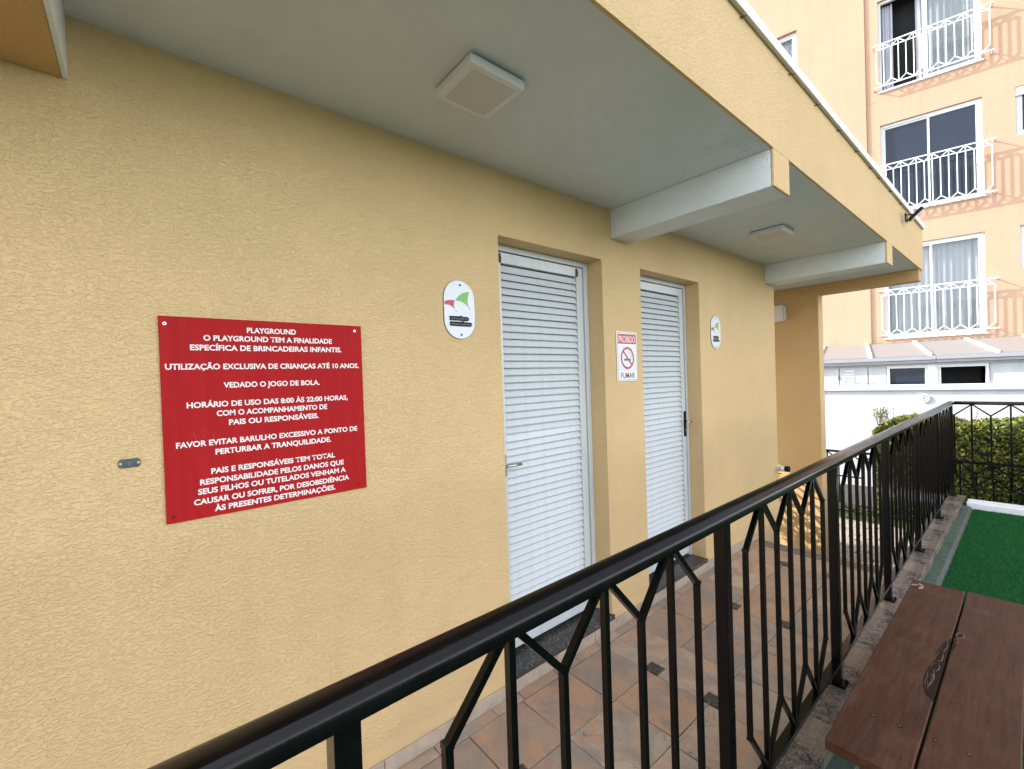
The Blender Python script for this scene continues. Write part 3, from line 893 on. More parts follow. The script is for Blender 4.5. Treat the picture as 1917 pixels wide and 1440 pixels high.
# small floodlight on the flashing
fl = tag(empty('floodlight', (0.90, 5.40, 2.868)), 'small black floodlight clamped to the far end of the eave', 'floodlight')
mb = MB(); mb.bar((-0.002, -0.03, 0.02), (0.055, -0.14, -0.015), .009); mb.build('bracket', M['black_plastic'], fl)
mb = MB(); mb.bar((-0.002, 0.03, -0.02), (0.055, -0.10, -0.045), .009); mb.build('bracket', M['black_plastic'], fl)
mb = MB(); mb.box(-.006, .004, -.05, .05, -.035, .035); mb.build('base_plate', M['black_plastic'], fl)
mb = MB(); mb.box(-.058, .058, -.044, .044, -.016, .012)
hd_ = mb.build('lamp_head', M['black_plastic'], fl, bevel=0.004, seg=1); hd_.location = (0.085, -0.17, -0.03)
hd_.rotation_euler = Vector((.62, .20, -.66)).to_track_quat('Z', 'X').to_euler()
mb = MB(); mb.box(-.050, .050, -.037, .037, .0122, .017); mb.build('lamp_glass', M['lamp_white'], hd_)
# cable clip nail on the wall edge under the ceiling
# ------------------------------------------------------------------ iron railings
ZR0, ZRT = 0.205, 1.083     # top of bottom rail, underside of handrail
def bent_bar(side, T, z_up, z_lo, zt, zb, s=0.014):
    """one baluster mesh at local t=0. side: -1 branch only towards smaller t, +1 larger, 0 both, None straight"""
    mb = MB()
    def P(t, z): return (0, t, z)
    if side is None:
        mb.bar(P(0, zb), P(0, zt), s, s, up=(1,0,0))
        mb.bar(P(0.0005, zb-.001), P(0, zb+.006), s*1.5, s*1.25, up=(1,0,0)); mb.bar(P(-.0006, zt-.006), P(0.0004, zt+.0005), s*1.7, s*1.25, up=(1,0,0))
        return mb
    mb.bar(P(0, z_lo), P(0, z_up), s, s, up=(1,0,0))
    mb.bar(P(0, z_up-.006), P(0.001, z_up+.004), s*1.18, s*1.12, up=(1,0,.2)); mb.bar(P(0, z_lo-.004), P(0.001, z_lo+.005), s*1.16, s*1.14, up=(1,0,.2))
    for sg_ in ((-1, 1) if side == 0 else (side,)):
        mb.bar(P(0, z_up-0.004), P(sg_*(T-0.008), zt-0.001), s*0.97, s, up=(1,0,0))
        mb.bar(P(0, z_lo+0.004), P(sg_*(T-0.008), zb+0.001), s*0.97, s, up=(1,0,0))
    return mb
def panel_meshes(T, z_up, z_lo, zt, zb, mat, s=0.014):
    d = {}
    for k in (None, 0, -1, 1):
        me = bent_bar(k, T, z_up, z_lo, zt, zb, s).mesh('baluster'); me.materials.append(mat); d[k] = me
    return d
bal = panel_meshes(0.129, 0.956, 0.362, ZRT, ZR0, M['black'])
rail = tag(empty('iron_railing', (1.05, 0, 0)), 'glossy black wrought iron railing running along the walkway kerb', 'railing')
NP = 7
posts = [0.187 + 1.080*k for k in range(-2, NP)]
postmb = MB(); postmb.box(-.0175, .0175, -.0175, .0175, 0.1015, ZRT)
pme = postmb.mesh('post'); pme.materials.append(M['black'])
plmb = MB(); plmb.box(-.036, .036, -.036, .036, 0.1012, 0.1075)
ple = plmb.mesh('base_plate'); ple.materials.append(M['black'])
blt = MB(); 
blt.tube((0, 0, 0.1075), (0, 0, 0.114), 0.005, 6)
ble = blt.mesh('bolt'); ble.materials.append(M['black'])
for i, py in enumerate(posts):
    o = link('post', pme, rail, bevel=0.002); o.location = (0, py, 0)
    q = link('base_plate', ple, rail, bevel=0.0015, seg=1); q.location = (0, py, 0)
    for (bx, by) in ((.027, -.027), (.027, .027), (-.027, -.027), (-.027, .027)):
        bo = link('bolt', ble, q); bo.location = (bx, by, 0)
    if i < len(posts)-1:
        for k in range(1, 8):
            side = None if k % 2 == 0 else (1 if k == 1 else (-1 if k == 7 else 0))
            b_ = link('baluster', bal[side], rail); b_.location = (0, py+0.153+0.129*(k-1), 0)
        mb = MB(); mb.box(-.0175, .0175, py+.0178, posts[i+1]-.0178, ZR0-0.014, ZR0); mb.build('bottom_rail', M['black'], rail, bevel=0.002, seg=1)
# handrail: rounded cap with two grooves on a flat bar
def hand_profile():
    W, H = 0.030, 0.036
    pts = [(-W, 0.004), (-W, 0.0), (-0.024, -0.001), (0.024, -0.001), (W, 0.0), (W, 0.004)]
    up = []
    for i in range(25):
        t = math.pi*i/24
        u = W*math.cos(t)*1.0; w = 0.006 + 0.029*(math.sin(t)**0.55)
        if i in (5, 19): w -= 0.0022
        up.append((u, w))
    return pts + up
mb = MB(); mb.sweep(hand_profile(), (0, posts[0], 1.0840), (0, posts[-1]+0.026, 1.0840), smooth=True)
mb.build('handrail', M['black'], rail)

# second railing across the far end of the turf
rail2 = tag(empty('iron_railing', (0, 6.700, 0)), 'black wrought iron railing across the far end of the turf', 'railing')
mb = MB(); mb.sweep(hand_profile(), (1.079, 0, 1.0838), (6.2, 0, 1.0838), smooth=True); mb.build('handrail', M['black'], rail2)
bal2 = {}
for k, me in panel_meshes(0.1375, 0.972, 0.332, ZRT, ZR0, M['black']).items():
    me.transform(Matrix.Rotation(-math.pi/2, 4, 'Z')); bal2[k] = me
x = 1.0795
for k in range(1, 15):
    side = None if k % 2 == 0 else (0 if k != 1 else 1)
    o = link('baluster', bal2[side], rail2); o.location = (1.068+0.1375*(k-1), 0, 0)
    if k in (1,): o.location.x = 1.0745
mb = MB(); mb.box(1.0678, 6.2, -.0175, .0175, ZR0-0.012, ZR0+0.002); mb.build('bottom_rail', M['black'], rail2, bevel=0.002, seg=1)
for px in (3.05, 4.6, 6.2):
    mb = MB(); mb.box(px-.0175, px+.0175, -.0175, .0175, 0.079, ZRT); mb.build('post', M['black'], rail2, bevel=0.002)

# lower fence in front of the hedge
f2y = 8.12
lf = tag(empty('iron_fence', (0, f2y, 0)), 'lower black iron fence standing in front of the hedge', 'fence')
mb = MB(); mb.box(-2.2, 6.0, -.02, .02, .232, .262); mb.build('top_rail', M['black'], lf)
mb = MB(); mb.box(-2.2, 6.0, -.012, .012, -.135, -.115); mb.build('middle_rail', M['black'], lf) if False else None
mb = MB(); mb.box(-2.2, 6.0, -.012, .012, -.655, -.635); mb.build('bottom_rail', M['black'], lf)
mb = MB(); mb.box(-2.2, -0.02, -.012, .012, -.135, -.115); mb.build('middle_rail', M['black'], lf)
bal3 = {}
for k, me in panel_meshes(0.145, 0.105, -0.52, .232, -.64, M['black'], 0.016).items():
    me.transform(Matrix.Rotation(-math.pi/2, 4, 'Z')); bal3[k] = me
for k in range(28):
    side = None if k % 2 == 0 else 0
    if k in (1,): side = 0
    o = link('baluster', bal3[side], lf); o.location = (-1.9+0.145*k, 0, 0)
for px in (-2.2, -0.85, 0.12, 1.62, 3.3):
    mb = MB(); mb.box(px-.02, px+.02, -.02, .02, ZL-0.01, .2315); mb.build('post', M['black'], lf)

# ------------------------------------------------------------------ bench
bn = tag(empty('bench', (1.41, 2.27, 0)), 'low dark brown wooden bench with two wide planks beside the kerb', 'bench')
ZT = 0.42; y0b, y1b = -0.76, 0.72
def plank(x0, x1, ya, yb, name='plank'):
    mb = MB()
    n = 12
    L = [(x0+random.uniform(-.0008, .0008), ya+(yb-ya)*i/n) for i in range(n+1)]
    R = [(x1+random.uniform(-.0008, .0008), ya+(yb-ya)*i/n) for i in range(n+1)]
    mb.prism(R + L[::-1], ZT-0.034, ZT)
    return mb.build(name, M['wood'], bn, bevel=0.004, seg=3)
p1 = plank(-.186, .0015, y0b, y1b); p2 = plank(.0075, .192, y0b+0.006, y1b+0.012)
def blob(cx, cy, rx, ry, ang, n=22, w=.12):
    pts = []
    for i in range(n):
        t = 2*math.pi*i/n; r = 1+random.uniform(-w, w)
        u, v = rx*r*math.cos(t), ry*r*math.sin(t)
        pts.append((cx+u*math.cos(ang)-v*math.sin(ang), cy+u*math.sin(ang)+v*math.cos(ang)))
    return pts
def inlay(name, pts, z, mat, parent):
    mb = MB(); mb.prism(pts, z-0.0015, z); return mb.build(name, mat, parent)
def ring(name, cx, cy, rx, ry, w, mat, parent, n=26):
    """thin raised rim of a knot"""
    mb = MB(); vs = []; fs = []
    ph = random.uniform(0, 6)
    for i in range(n):
        t = 2*math.pi*i/n; q = 1+.10*math.sin(3*t+ph)+.07*math.sin(5*t+2*ph)
        ww = w*(1+.6*math.sin(2*t+ph))
        vs += [(cx+rx*q*math.cos(t), cy+ry*q*math.sin(t), ZT+.0011), (cx+(rx*q-ww)*math.cos(t), cy+(ry*q-ww)*math.sin(t), ZT+.0016)]
    for i in range(n):
        a = 2*i; b_ = 2*((i+1) % n); fs.append((a, b_, b_+1, a+1))
    mb.add(vs, fs); return mb.build(name, mat, parent)
half = [(.0008, .17), (-.010, .13), (-.019, .07), (-.026, 0.0), (-.024, -.05), (-.034, -.12), (-.038, -.20), (-.030, -.27), (-.018, -.315), (.0008, -.335)]
inlay('knot', [(p[0]+random.uniform(-.002, .002), p[1]) for p in half], ZT+.0003, M['knot'], p1)
for (cx, cy, rx, ry) in ((-.012, .085, .009, .055), (-.015, -.02, .010, .045), (-.017, -.105, .011, .035), (-.022, -.20, .010, .07), (-.021, -.21, .005, .045)):
    ring('knot', cx, cy, rx, ry, .0019, M['knot_rim'], p1)
ring('knot', .022, .215, .013, .026, .004, M['knot_rim'], p2)
inlay('knot', blob(.022, .215, .007, .014, 0, w=.05), ZT+.0006, M['knot'], p2)
ring('knot', .016, .155, .006, .024, .0022, M['knot_rim'], p2)
inlay('knot', [(.0085, .30), (.016, .24), (.014, .17), (.019, .12), (.011, .03), (.0085, -.02)], ZT+.0004, M['knot'], p2)
# split at the near end
mb = MB(); pr = None
for p in ((-.105, -.757), (-.108, -.71), (-.098, -.665), (-.088, -.632), (-.080, -.617)):
    if pr: mb.bar((*pr, ZT+.0002), (*p, ZT+.0002), .0022, .0006)
    pr = p
mb.build('crack', M['dark'], p1)
for (sx, sy) in ((1.312, 2.839), (1.369, 2.841), (1.450, 2.849), (1.522, 2.855), (1.297, 1.719), (1.360, 1.725), (1.438, 1.731), (1.506, 1.734)):
    mb = MB(); n = 12
    mb.prism([(sx-1.41+.0065*math.cos(2*math.pi*i/n), sy-2.27+.0065*math.sin(2*math.pi*i/n)) for i in range(n)], ZT-.001, ZT+.0008)
    o = mb.build('screw', M['knot'], bn)
    mb = MB(); mb.prism([(sx-1.41+.0038*math.cos(2*math.pi*i/n), sy-2.27+.0038*math.sin(2*math.pi*i/n)) for i in range(n)], ZT+.0008, ZT+.0014); mb.build('screw_head', M['brass'], o)
for yl in (-.55, .575):
    mb = MB(); mb.box(-.145, .150, yl-.03, yl+.03, 0.046 if False else 0.014, ZT-0.0345); mb.build('leg', M['paint_bench'], bn, bevel=0.003)
mb = MB(); mb.box(-.02, .025, -.52, .545, .16, .24); mb.build('stretcher', M['paint_bench'], bn, bevel=0.003)
# dry leaves on the far corner of the bench
for i, (lx, ly, a) in enumerate(((1.243, 2.905, .4), (1.262, 2.925, 2.1), (1.268, 2.885, 1.2))):
    mb = MB(); vs = []
    for (u, v, w) in ((-.02, 0, 0), (-.008, .007, .003), (.008, .008, .005), (.022, 0, .001), (.008, -.007, .005), (-.008, -.008, .002), (0, 0, 0.0)):
        vs.append((u*math.cos(a)-v*math.sin(a), u*math.sin(a)+v*math.cos(a), w+.001))
    mb.add(vs, [(0,1,6), (1,2,6), (2,3,6), (3,4,6), (4,5,6), (5,0,6)])
    o = mb.build('dry_leaf', M['dry_leaf']); o.location = (lx, ly, ZT+0.0005)
    tag(o, ['curled dry leaf nearest the kerb on the bench corner', 'curled dry leaf at the far edge of the bench corner', 'curled dry leaf closest to the bench screws'][i], 'leaf', 'dry leaves on the bench')

# ------------------------------------------------------------------ hedge and plants beyond the fence
def leaf_cloud(name, pts, size, mat, parent=None, up=0.4):
    n = len(pts)
    nor = rng.normal(0, 1, (n, 3)); nor[:, 2] += up; nor /= np.linalg.norm(nor, axis=1)[:, None]
    t = np.cross(nor, rng.normal(0, 1, (n, 3))); t /= np.linalg.norm(t, axis=1)[:, None]
    b2 = np.cross(nor, t)
    s = size*rng.uniform(0.45, 1.45, n)[:, None]
    co = np.stack([pts - t*s, pts + b2*s*.5 + nor*s*.12, pts + t*s, pts - b2*s*.5 + nor*s*.12], 1).astype(np.float32)
    me = bpy.data.meshes.new(name)
    me.vertices.add(4*n); me.vertices.foreach_set('co', co.ravel())
    me.loops.add(4*n); me.loops.foreach_set('vertex_index', np.arange(4*n, dtype=np.int32))
    me.polygons.add(n); me.polygons.foreach_set('loop_start', np.arange(0, 4*n, 4, dtype=np.int32))
    me.update(calc_edges=True)
    at = me.attributes.new('tone', 'FLOAT', 'POINT')
    at.data.foreach_set('value', np.repeat(rng.uniform(0, 1, n).astype(np.float32), 4))
    me.materials.append(mat)
    return link(name, me, parent)
hd = tag(empty('hedge', (0, 8.8, ZL)), 'clipped yellow green hedge behind the iron fence', 'hedge')
hx0, hx1, hy0, hy1, hz = 0.10, 5.5, 8.32, 9.25, 0.735-ZL
n = 60000
u = rng.uniform(hx0, hx1, n); v = rng.uniform(hy0-8.8, hy1-8.8, n); w = rng.uniform(0.0, 1.0, n)
side = rng.uniform(0, 1, n)
dep = np.abs(rng.normal(0, 0.055, n))
front = side < 0.55; top = (side >= 0.55) & (side < 0.9)
lump = 0.045*np.sin(u*4.3)+0.03*np.sin(u*9.1+1)+0.02*np.sin(u*17)
P = np.zeros((n, 3))
P[:, 0] = u; P[:, 1] = v; P[:, 2] = w*hz
P[front, 1] = (hy0-8.8) + dep[front] + 0.4*lump[front] - 0.02
P[top, 2] = hz + lump[top]*.5 - dep[top] + 0.01
left = side >= 0.9
P[left, 0] = hx0 + dep[left]*1.3 - 0.03
P[:, 2] = np.minimum(P[:, 2], hz + lump*.5 + .03 - 0.22*np.clip(1-(P[:, 0]-hx0)/0.35, 0, 1)**2)
P[:, :] += rng.normal(0, 0.008, P.shape)
fo = leaf_cloud('foliage', P, 0.023, M['hedge_leaf'], hd); fo['kind'] = 'stuff'
mb = MB(); mb.box(hx0+.16, hx1-.1, hy0-8.8+.16, hy1-8.8-.1, 0, hz-.15); mb.build('branches', M['hedge_core'], hd)
tw = MB(); tp = []
for i in range(46):
    bx = random.choice([random.uniform(hx0, 0.25), random.uniform(0.4, 2.2), random.uniform(hx0-0.02, 0.12)]); by = random.uniform(-.42, .1); hgt = random.uniform(.05, .17)
    top_ = (bx+random.uniform(-.05, .05), by+random.uniform(-.04, .04), hz+hgt)
    tw.bar((bx, by, hz-.08), top_, .004)
    for q in range(6):
        t = random.uniform(.35, 1.0)
        tp.append([bx+(top_[0]-bx)*t+random.uniform(-.012, .012), by+(top_[1]-by)*t, hz-.08+(hgt+.08)*t+random.uniform(-.01, .012)])
tag(tw.build('twig', M['twig'], hd), kind='stuff')
tl = leaf_cloud('twig_leaves', np.array(tp), 0.014, M['hedge_leaf'], hd); tl['kind'] = 'stuff'
gr = blades('grass', (-3.0, 5.0), (8.02, 8.60), ZL-.01, 30000, 0.10, 0.004, M['grass_leaf'])
tag(gr, 'patchy grass strip along the foot of the iron fence', 'grass')
# invented potted palm, unseen in the side passage, added to shade the end wall
pl = tag(empty('added_palm', (-1.02, 5.62, ZL)), 'invented potted palm in the passage, added to shade the end wall', 'plant')
mb = MB(); n = 16
mb.add([(r*math.cos(2*math.pi*i/n), r*math.sin(2*math.pi*i/n), z) for (r, z) in ((.12, 0), (.16, .30), (.135, .30), (.12, .26)) for i in range(n)],
       [tuple(range(n-1, -1, -1))] + [(k*n+i, k*n+(i+1) % n, (k+1)*n+(i+1) % n, (k+1)*n+i) for k in range(3) for i in range(n)] + [tuple(range(3*n, 4*n))])
mb.build('pot', M['grey_kerb'], pl)
mb = MB(); mb.tube((0, 0, .2), (0, 0, .58), .03, 8); mb.build('stem', M['twig'], pl)
for f in range(20):
    a = f*2.4+.2; L = random.uniform(.75, 1.05); mb = MB()
    pts = []
    for i in range(9):
        t = i/8; pts.append(Vector((math.cos(a)*L*t*.75, math.sin(a)*L*t*.75, .55+L*(1.25*t-.75*t*t))))
    sd = Vector((-math.sin(a), math.cos(a), 0))
    for i in range(8):
        mb.bar(pts[i], pts[i+1], .006)
        for s_ in (-1, 1):
            ll = .16*(1-abs(i/8-.4)); tip = pts[i]+sd*s_*ll+(pts[i+1]-pts[i])*1.3-Vector((0, 0, ll*.35))
            mb.add([pts[i], pts[i]+(pts[i+1]-pts[i])*.45, tip], [(0, 1, 2)])
    mb.build('frond', M['palm_leaf'], pl)

# ------------------------------------------------------------------ apartment building (local x along the facade, y into it)
TH = math.radians(12.0); DF = 13.4
def far_root(name, d):
    return empty(name, (CAM.x - d*math.sin(TH), CAM.y + d*math.cos(TH), 0), TH)
ap = tag(far_root('apartment_building', DF), 'tall peach apartment building in sunlight with white window railings', 'building')
XW0, XW1 = 0.58, 2.21
wins = [(2.17, 4.27), (5.03, 7.07), (7.83, 9.90)]
other = [(-2.0, -0.98, 8.75, 10.05), (2.67, 4.4, 6.09, 7.06), (2.70, 4.4, 3.42, 4.28), (2.67, 4.4, 8.85, 9.85)]
def facade_wall(x0, x1, z0, z1, holes, y, mat, parent, depth=.16):
    xs = sorted({x0, x1, *[h[0] for h in holes], *[h[1] for h in holes]}); zs = sorted({z0, z1, *[h[2] for h in holes], *[h[3] for h in holes]})
    mb = MB()
    for a, b_ in zip(xs[:-1], xs[1:]):
        for c, d in zip(zs[:-1], zs[1:]):
            mx, mz = (a+b_)/2, (c+d)/2
            if any(h[0] < mx < h[1] and h[2] < mz < h[3] for h in holes): continue
            mb.add([(a,y,c),(b_,y,c),(b_,y,d),(a,y,d)], [(0,1,2,3)])
    for h in holes:
        a, b_, c, d = h; e = y+depth
        mb.add([(a,y,c),(a,e,c),(a,e,d),(a,y,d)], [(0,1,2,3)]); mb.add([(b_,y,c),(b_,e,c),(b_,e,d),(b_,y,d)], [(0,1,2,3)])
        mb.add([(a,y,d),(b_,y,d),(b_,e,d),(a,e,d)], [(0,1,2,3)]); mb.add([(a,y,c),(b_,y,c),(b_,e,c),(a,e,c)], [(0,1,2,3)])
    me = mb.mesh('wall')
    bm = bmesh.new(); bm.from_mesh(me); bmesh.ops.remove_doubles(bm, verts=bm.verts, dist=1e-5); bmesh.ops.recalc_face_normals(bm, faces=bm.faces); bm.to_mesh(me); bm.free()
    me.materials.append(mat)
    return link('wall', me, parent)
XS = 0.335     # vertical step in the facade
facade_wall(-11.0, XS, ZL-.1, 14.0, [other[0], (-5.6, -3.9, 2.2, 4.2), (-5.6, -3.9, 5.0, 7.0)], -0.035, M['facade'], ap)
facade_wall(XS, 9.0, ZL-.1, 14.0, [(XW0, XW1, a, b_) for a, b_ in wins] + other[1:] + [(5.4, 7.0, a, b_) for a, b_ in wins], 0.0, M['facade'], ap)
mb = MB(); mb.box(XS-.0005, XS+.0006, -.035, .002, ZL-.1, 14); mb.build('wall_step', M['facade'], ap)
mb = MB(); mb.box(-11, 9, .45, 8.0, ZL-.1, 14.0); mb.build('wall_core', M['room'], ap)
for z in (2.08, 4.86, 7.64):
    mb = MB(); mb.box(XS+.002, XW0-.06, -.006, -.0005, z-.012, z); mb.build('wall_trim', M['facade'], ap)

def curtain(parent, x0, x1, z0, z1, y, mat, folds=12, amp=.022):
    n = max(8, folds*6); vs = []; fs = []
    for i in range(n+1):
        t = i/n; x = x0+(x1-x0)*t; yy_ = y+amp*math.sin(t*folds*2*math.pi+random.uniform(-.3, .3))+amp*.4*math.sin(t*folds*4.7)
        vs += [(x, yy_, z0), (x+random.uniform(-.004, .004), yy_, z1)]
    for i in range(n): fs.append((2*i, 2*i+2, 2*i+3, 2*i+1))
    mb = MB(); mb.add(vs, fs, smooth=True); return mb.build('curtain', mat, parent)
def window(x0, x1, z0, z1, glass='glass_dark', mull=True, fw=.055, proud=0.0):
    mb = MB(); y0, y1 = .055, .115
    mb.box(x0+.001, x0+fw, y0, y1, z0+.001, z1-.001); mb.box(x1-fw, x1-.001, y0, y1, z0+.001, z1-.001)
    mb.box(x0+fw+.0005, x1-fw-.0005, y0, y1, z1-fw, z1-.001); mb.box(x0+fw+.0005, x1-fw-.0005, y0, y1, z0+.001, z0+fw)
    w_ = mb.build('window', M['frame_white'], ap)
    return w_
def sash(w_, xa, xb, z0, z1, y, glass, fw=.035):
    mb = MB(); mb.box(xa, xa+fw, y, y+.025, z0, z1); mb.box(xb-fw, xb, y, y+.025, z0, z1); mb.box(xa+fw, xb-fw, y, y+.025, z1-fw, z1); mb.box(xa+fw, xb-fw, y, y+.025, z0, z0+fw)
    mb.build('sash', M['frame_white'], w_)
    mb = MB(); mb.box(xa+fw, xb-fw, y+.010, y+.014, z0+fw, z1-fw); mb.build('pane', M[glass], w_)
xm = (XW0+XW1)/2
for i, (z0, z1) in enumerate(wins):
    w_ = window(XW0, XW1, z0, z1)
    a0, a1 = XW0+.056, XW1-.056; za, zb_ = z0+.056, z1-.056
    if i == 0:
        sash(w_, a0, xm+.02, za, zb_, .085, 'glass_clear'); sash(w_, xm-.02, a1, za, zb_, .058, 'glass_clear')
        curtain(w_, a0, xm+.1, za, zb_, .24, M['curtain'], 7, .02); curtain(w_, xm-.12, a1, za, zb_, .26, M['curtain'], 9, .018)
    elif i == 1:
        sash(w_, a0, xm+.02, za, zb_, .085, 'glass_dark'); sash(w_, xm-.02, a1, za, zb_, .058, 'glass_dark')
        curtain(w_, a0, a1, za, zb_, .30, M['curtain_dark'], 11, .015)
    else:
        sash(w_, xm-.02, a1, za, zb_, .058, 'glass_clear'); sash(w_, xm-.06, a1-.1, za, zb_, .086, 'glass_clear')
        curtain(w_, a0, a0+.21, za, zb_, .20, M['curtain'], 4, .025); curtain(w_, xm-.16, a1, za, zb_, .26, M['curtain'], 9, .018)
    # sill
    mb = MB(); mb.box(XW0-.02, XW1+.03, -.03, .054, z0-.03, z0-.001); mb.build('sill', M['frame_white'], w_)
for (a, b_, c, d) in other:
    w_ = window(a, b_, c, d, fw=.07)
    sash(w_, a+.071, b_-.071, c+.071, d-.071, .07, 'glass_dark' if a > 0 else 'glass_clear')
    if a > 0 and c > 5: 
        mb = MB(); mb.box(a+.0015, b_-.0015, .02, .0545, d-.17, d-.0015); mb.build('shutter_box', M['frame_white'], w_)
    curtain(w_, a+.08, b_-.08, c+.07, d-.07, .24, M['curtain'] if a < 0 else M['curtain_dark'], 8, .02)
for (a, b_, c, d) in [(-5.6, -3.9, 2.2, 4.2), (-5.6, -3.9, 5.0, 7.0)] + [(5.4, 7.0, q, r) for q, r in wins]:
    w_ = window(a, b_, c, d); sash(w_, a+.056, (a+b_)/2+.02, c+.056, d-.056, .085, 'glass_dark'); sash(w_, (a+b_)/2-.02, b_-.056, c+.056, d-.056, .058, 'glass_dark')
# window railings
XR0, XR1 = 0.50, 2.34
def window_railing(z0, z1, x0=XR0, x1=XR1):
    w_ = MB(); p = -.155; t = .026
    w_.box(x0-.02, x1+.03, p-.013, p+.013, z1-.022, z1)
    rr = w_.build('window_railing', M['white_rail'], ap)
    mb = MB(); mb.box(x0+.02, x1-.02, p-.009, p+.009, z1-.135, z1-.117); mb.build('rail', M['white_rail'], rr)
    mb = MB(); mb.box(x0-.01, x1+.03, p-.011, p+.011, z0, z0+.024); mb.build('rail', M['white_rail'], rr)
    for xx in (x0-.01, x1+.02):
        mb = MB(); mb.box(xx-.012, xx+.012, p+.0135, -.0005, z1-.020, z1-.002); mb.build('bracket', M['white_rail'], rr)
        mb = MB(); mb.box(xx-.012, xx+.012, p+.0115, -.0005, z0+.002, z0+.022); mb.build('bracket', M['white_rail'], rr)
    N = 14; T = (x1-x0-.06)/N
    ms = panel_meshes(T, z1-.135, z0+.13, z1-.022, z0+.024, M['white_rail'], .016)
    conv = {}
    for k, me in ms.items():
        me.transform(Matrix.Rotation(-math.pi/2, 4, 'Z')); conv[k] = me
    for k in range(N+1):
        side = None if k % 2 == 1 else (0 if 0 < k < N else (1 if k == 0 else -1))
        o = link('bar', conv[side], rr); o.location = (x0+.03+T*k, p, 0)
window_railing(2.225, 3.27); window_railing(5.02, 6.105); window_railing(7.87, 8.84)
window_railing(2.225, 3.27, 5.3, 7.1); window_railing(5.02, 6.105, 5.3, 7.1)

# glass veranda in front of the ground floor
DV = 10.8
vr = tag(far_root('veranda', DV), 'white lean-to veranda with a pale panel roof and strip windows below the apartments', 'veranda')
VX0, VX1 = -7.0, 7.0
zg = 1.66
dep = DF-DV-.04
xsr = [0.25+.82*k for k in range(-8, 9)]
for a, b_ in zip(xsr[:-1], xsr[1:]):
    mb = MB(); mb.add([(a+.03,-.06,zg+.035),(b_-.03,-.06,zg+.035),(b_-.03,dep,2.05),(a+.03,dep,2.05),(a+.03,-.06,zg+.025),(b_-.03,-.06,zg+.025),(b_-.03,dep,2.04),(a+.03,dep,2.04)],
        [(0,1,2,3),(7,6,5,4),(0,4,5,1),(1,5,6,2),(2,6,7,3),(3,7,4,0)])
    mb.build('roof_panel', M['glass_roof'], vr)
for a in xsr:
    mb = MB(); mb.bar((a, -.07, zg+.045), (a, dep, 2.062), .055, .045); mb.build('rafter', M['white_rail'], vr)
mb = MB(); mb.box(VX0, 1.138, -.14, -.072, zg-.045, zg+.022); mb.box(VX0, 1.138, -.115, -.071, zg-.095, zg-.050)
mb.box(1.143, VX1, -.145, -.072, zg-.042, zg+.025); mb.box(1.143, VX1, -.12, -.071, zg-.092, zg-.047); mb.build('gutter', M['gutter'], vr)
mb = MB(); mb.box(VX0, VX1, -.0705, -.005, zg-.07, zg+.02); mb.box(VX0, VX1, -.03, 0, zg-.135, zg-.072); mb.build('head_beam', M['white_wall'], vr)
mb = MB(); mb.box(VX0, VX1, -.05, .03, 1.115, 1.165); mb.build('sill_beam', M['white_rail'], vr)
px = [(-7, -5.2), (-5.19, -3.4), (-3.39, -1.7), (-1.69, -.235), (-.225, .205), (.215, .475), (1.80, 2.9), (2.91, 4.4), (4.41, 7.0)]
for a, b_ in px:
    mb = MB(); mb.box(a+.004, b_-.004, .0, .012, 1.1655, zg-.137); mb.build('wall_panel', M['white_wall'], vr)
mb = MB(); mb.box(VX0, .478, .013, .03, 1.166, zg-.137); mb.box(1.80, VX1, .013, .03, 1.166, zg-.137); mb.build('panel_backing', M['gutter'], vr)
mb = MB()
for k in range(5): mb.box(-.14, .0, -.014, -.0005, 1.21+.055*k, 1.235+.055*k)
mb.box(-.145, -.142, -.012, -.0005, 1.2, 1.47); mb.build('vent_louvre', M['white_rail'], vr)
mb = MB(); mb.box(.0045, .32, -.010, -.0005, 1.215, 1.222); mb.build('trim', M['gutter'], vr)
mb = MB(); mb.box(-.250, -.236, -.02, -.0005, 1.29, 1.36); mb.build('latch', M['print_grey'], vr)
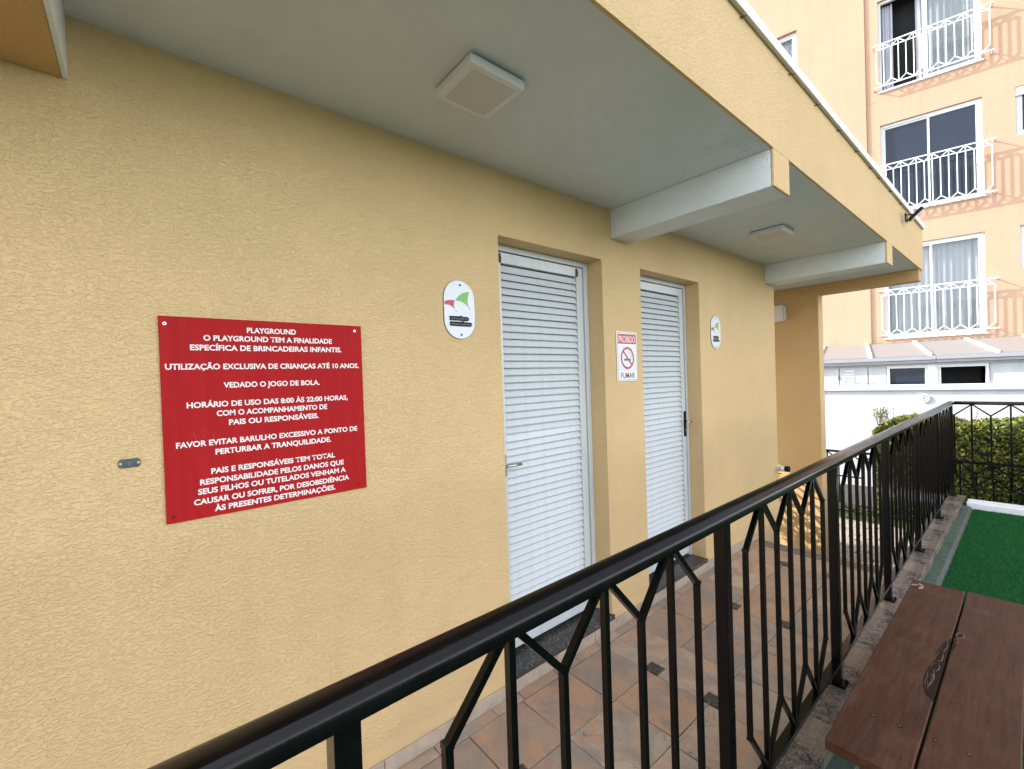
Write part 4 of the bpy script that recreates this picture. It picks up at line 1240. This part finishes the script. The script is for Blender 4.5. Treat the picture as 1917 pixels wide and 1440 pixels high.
def strip_window(a, b_, dark):
    mb = MB(); mb.box(a, a+.045, -.02, .03, 1.166, zg-.137); mb.box(b_-.035, b_, -.02, .03, 1.166, zg-.137); mb.box(a+.0455, b_-.0355, -.02, .03, zg-.185, zg-.138); mb.box(a+.0455, b_-.0355, -.02, .03, 1.166, 1.178)
    f = mb.build('window', M['frame_white'], vr)
    if dark:
        mb = MB(); mb.box(a+.046, b_-.036, .35, .36, 1.0, zg-.14); mb.build('opening', M['room'], f)
    else:
        mb = MB(); mb.box(a+.046, b_-.036, .012, .016, 1.179, zg-.186); mb.build('pane', M['glass_dark'], f)
        mb = MB()
        for k in range(5): mb.box(a+.08, b_-.05, .06, .066, 1.20+.05*k, 1.225+.05*k)
        mb.build('blind_slat', M['curtain_dark'], f)
strip_window(.48, 1.04, False); strip_window(1.165, 1.795, True)
mb = MB(); mb.box(1.041, 1.164, -.035, .03, 1.166, zg-.137); mb.build('post', M['white_rail'], vr)
mb = MB(); mb.box(VX0, VX1, .6, .62, ZL, zg); mb.build('inner_wall', M['room'], vr)

gw = tag(far_root('garden_wall', DV-.02), 'plain bright white garden wall behind the hedge', 'wall')
mb = MB(); mb.box(VX0, VX1, .0, .15, ZL-.05, 1.075); mb.build('wall_face', M['white_wall'], gw)
mb = MB(); mb.box(VX0, VX1, -.05, .15, 1.0755, 1.113); mb.build('coping', M['white_wall'], gw)
# round wall ornament
orn = tag(empty('wall_ornament', (CAM.x-(DV-.03)*math.sin(TH)+.98*math.cos(TH), CAM.y+(DV-.03)*math.cos(TH)+.98*math.sin(TH), 0.93), TH), 'small pale round ornament high on the white garden wall', 'ornament')
mb = MB(); n = 20
for i in range(n):
    t0, t1 = 2*math.pi*i/n, 2*math.pi*(i+1)/n
    mb.bar((.07*math.cos(t0), -.012, .07*math.sin(t0)), (.07*math.cos(t1), -.012, .07*math.sin(t1)), .016)
mb.build('ring', M['white_plastic'], orn)
for i in range(7):
    t = 2*math.pi*i/7
    mb = MB(); mb.bar((.02*math.cos(t), -.012, .02*math.sin(t)), (.062*math.cos(t), -.012, .062*math.sin(t)), .012); mb.build('petal', M['white_plastic'], orn)
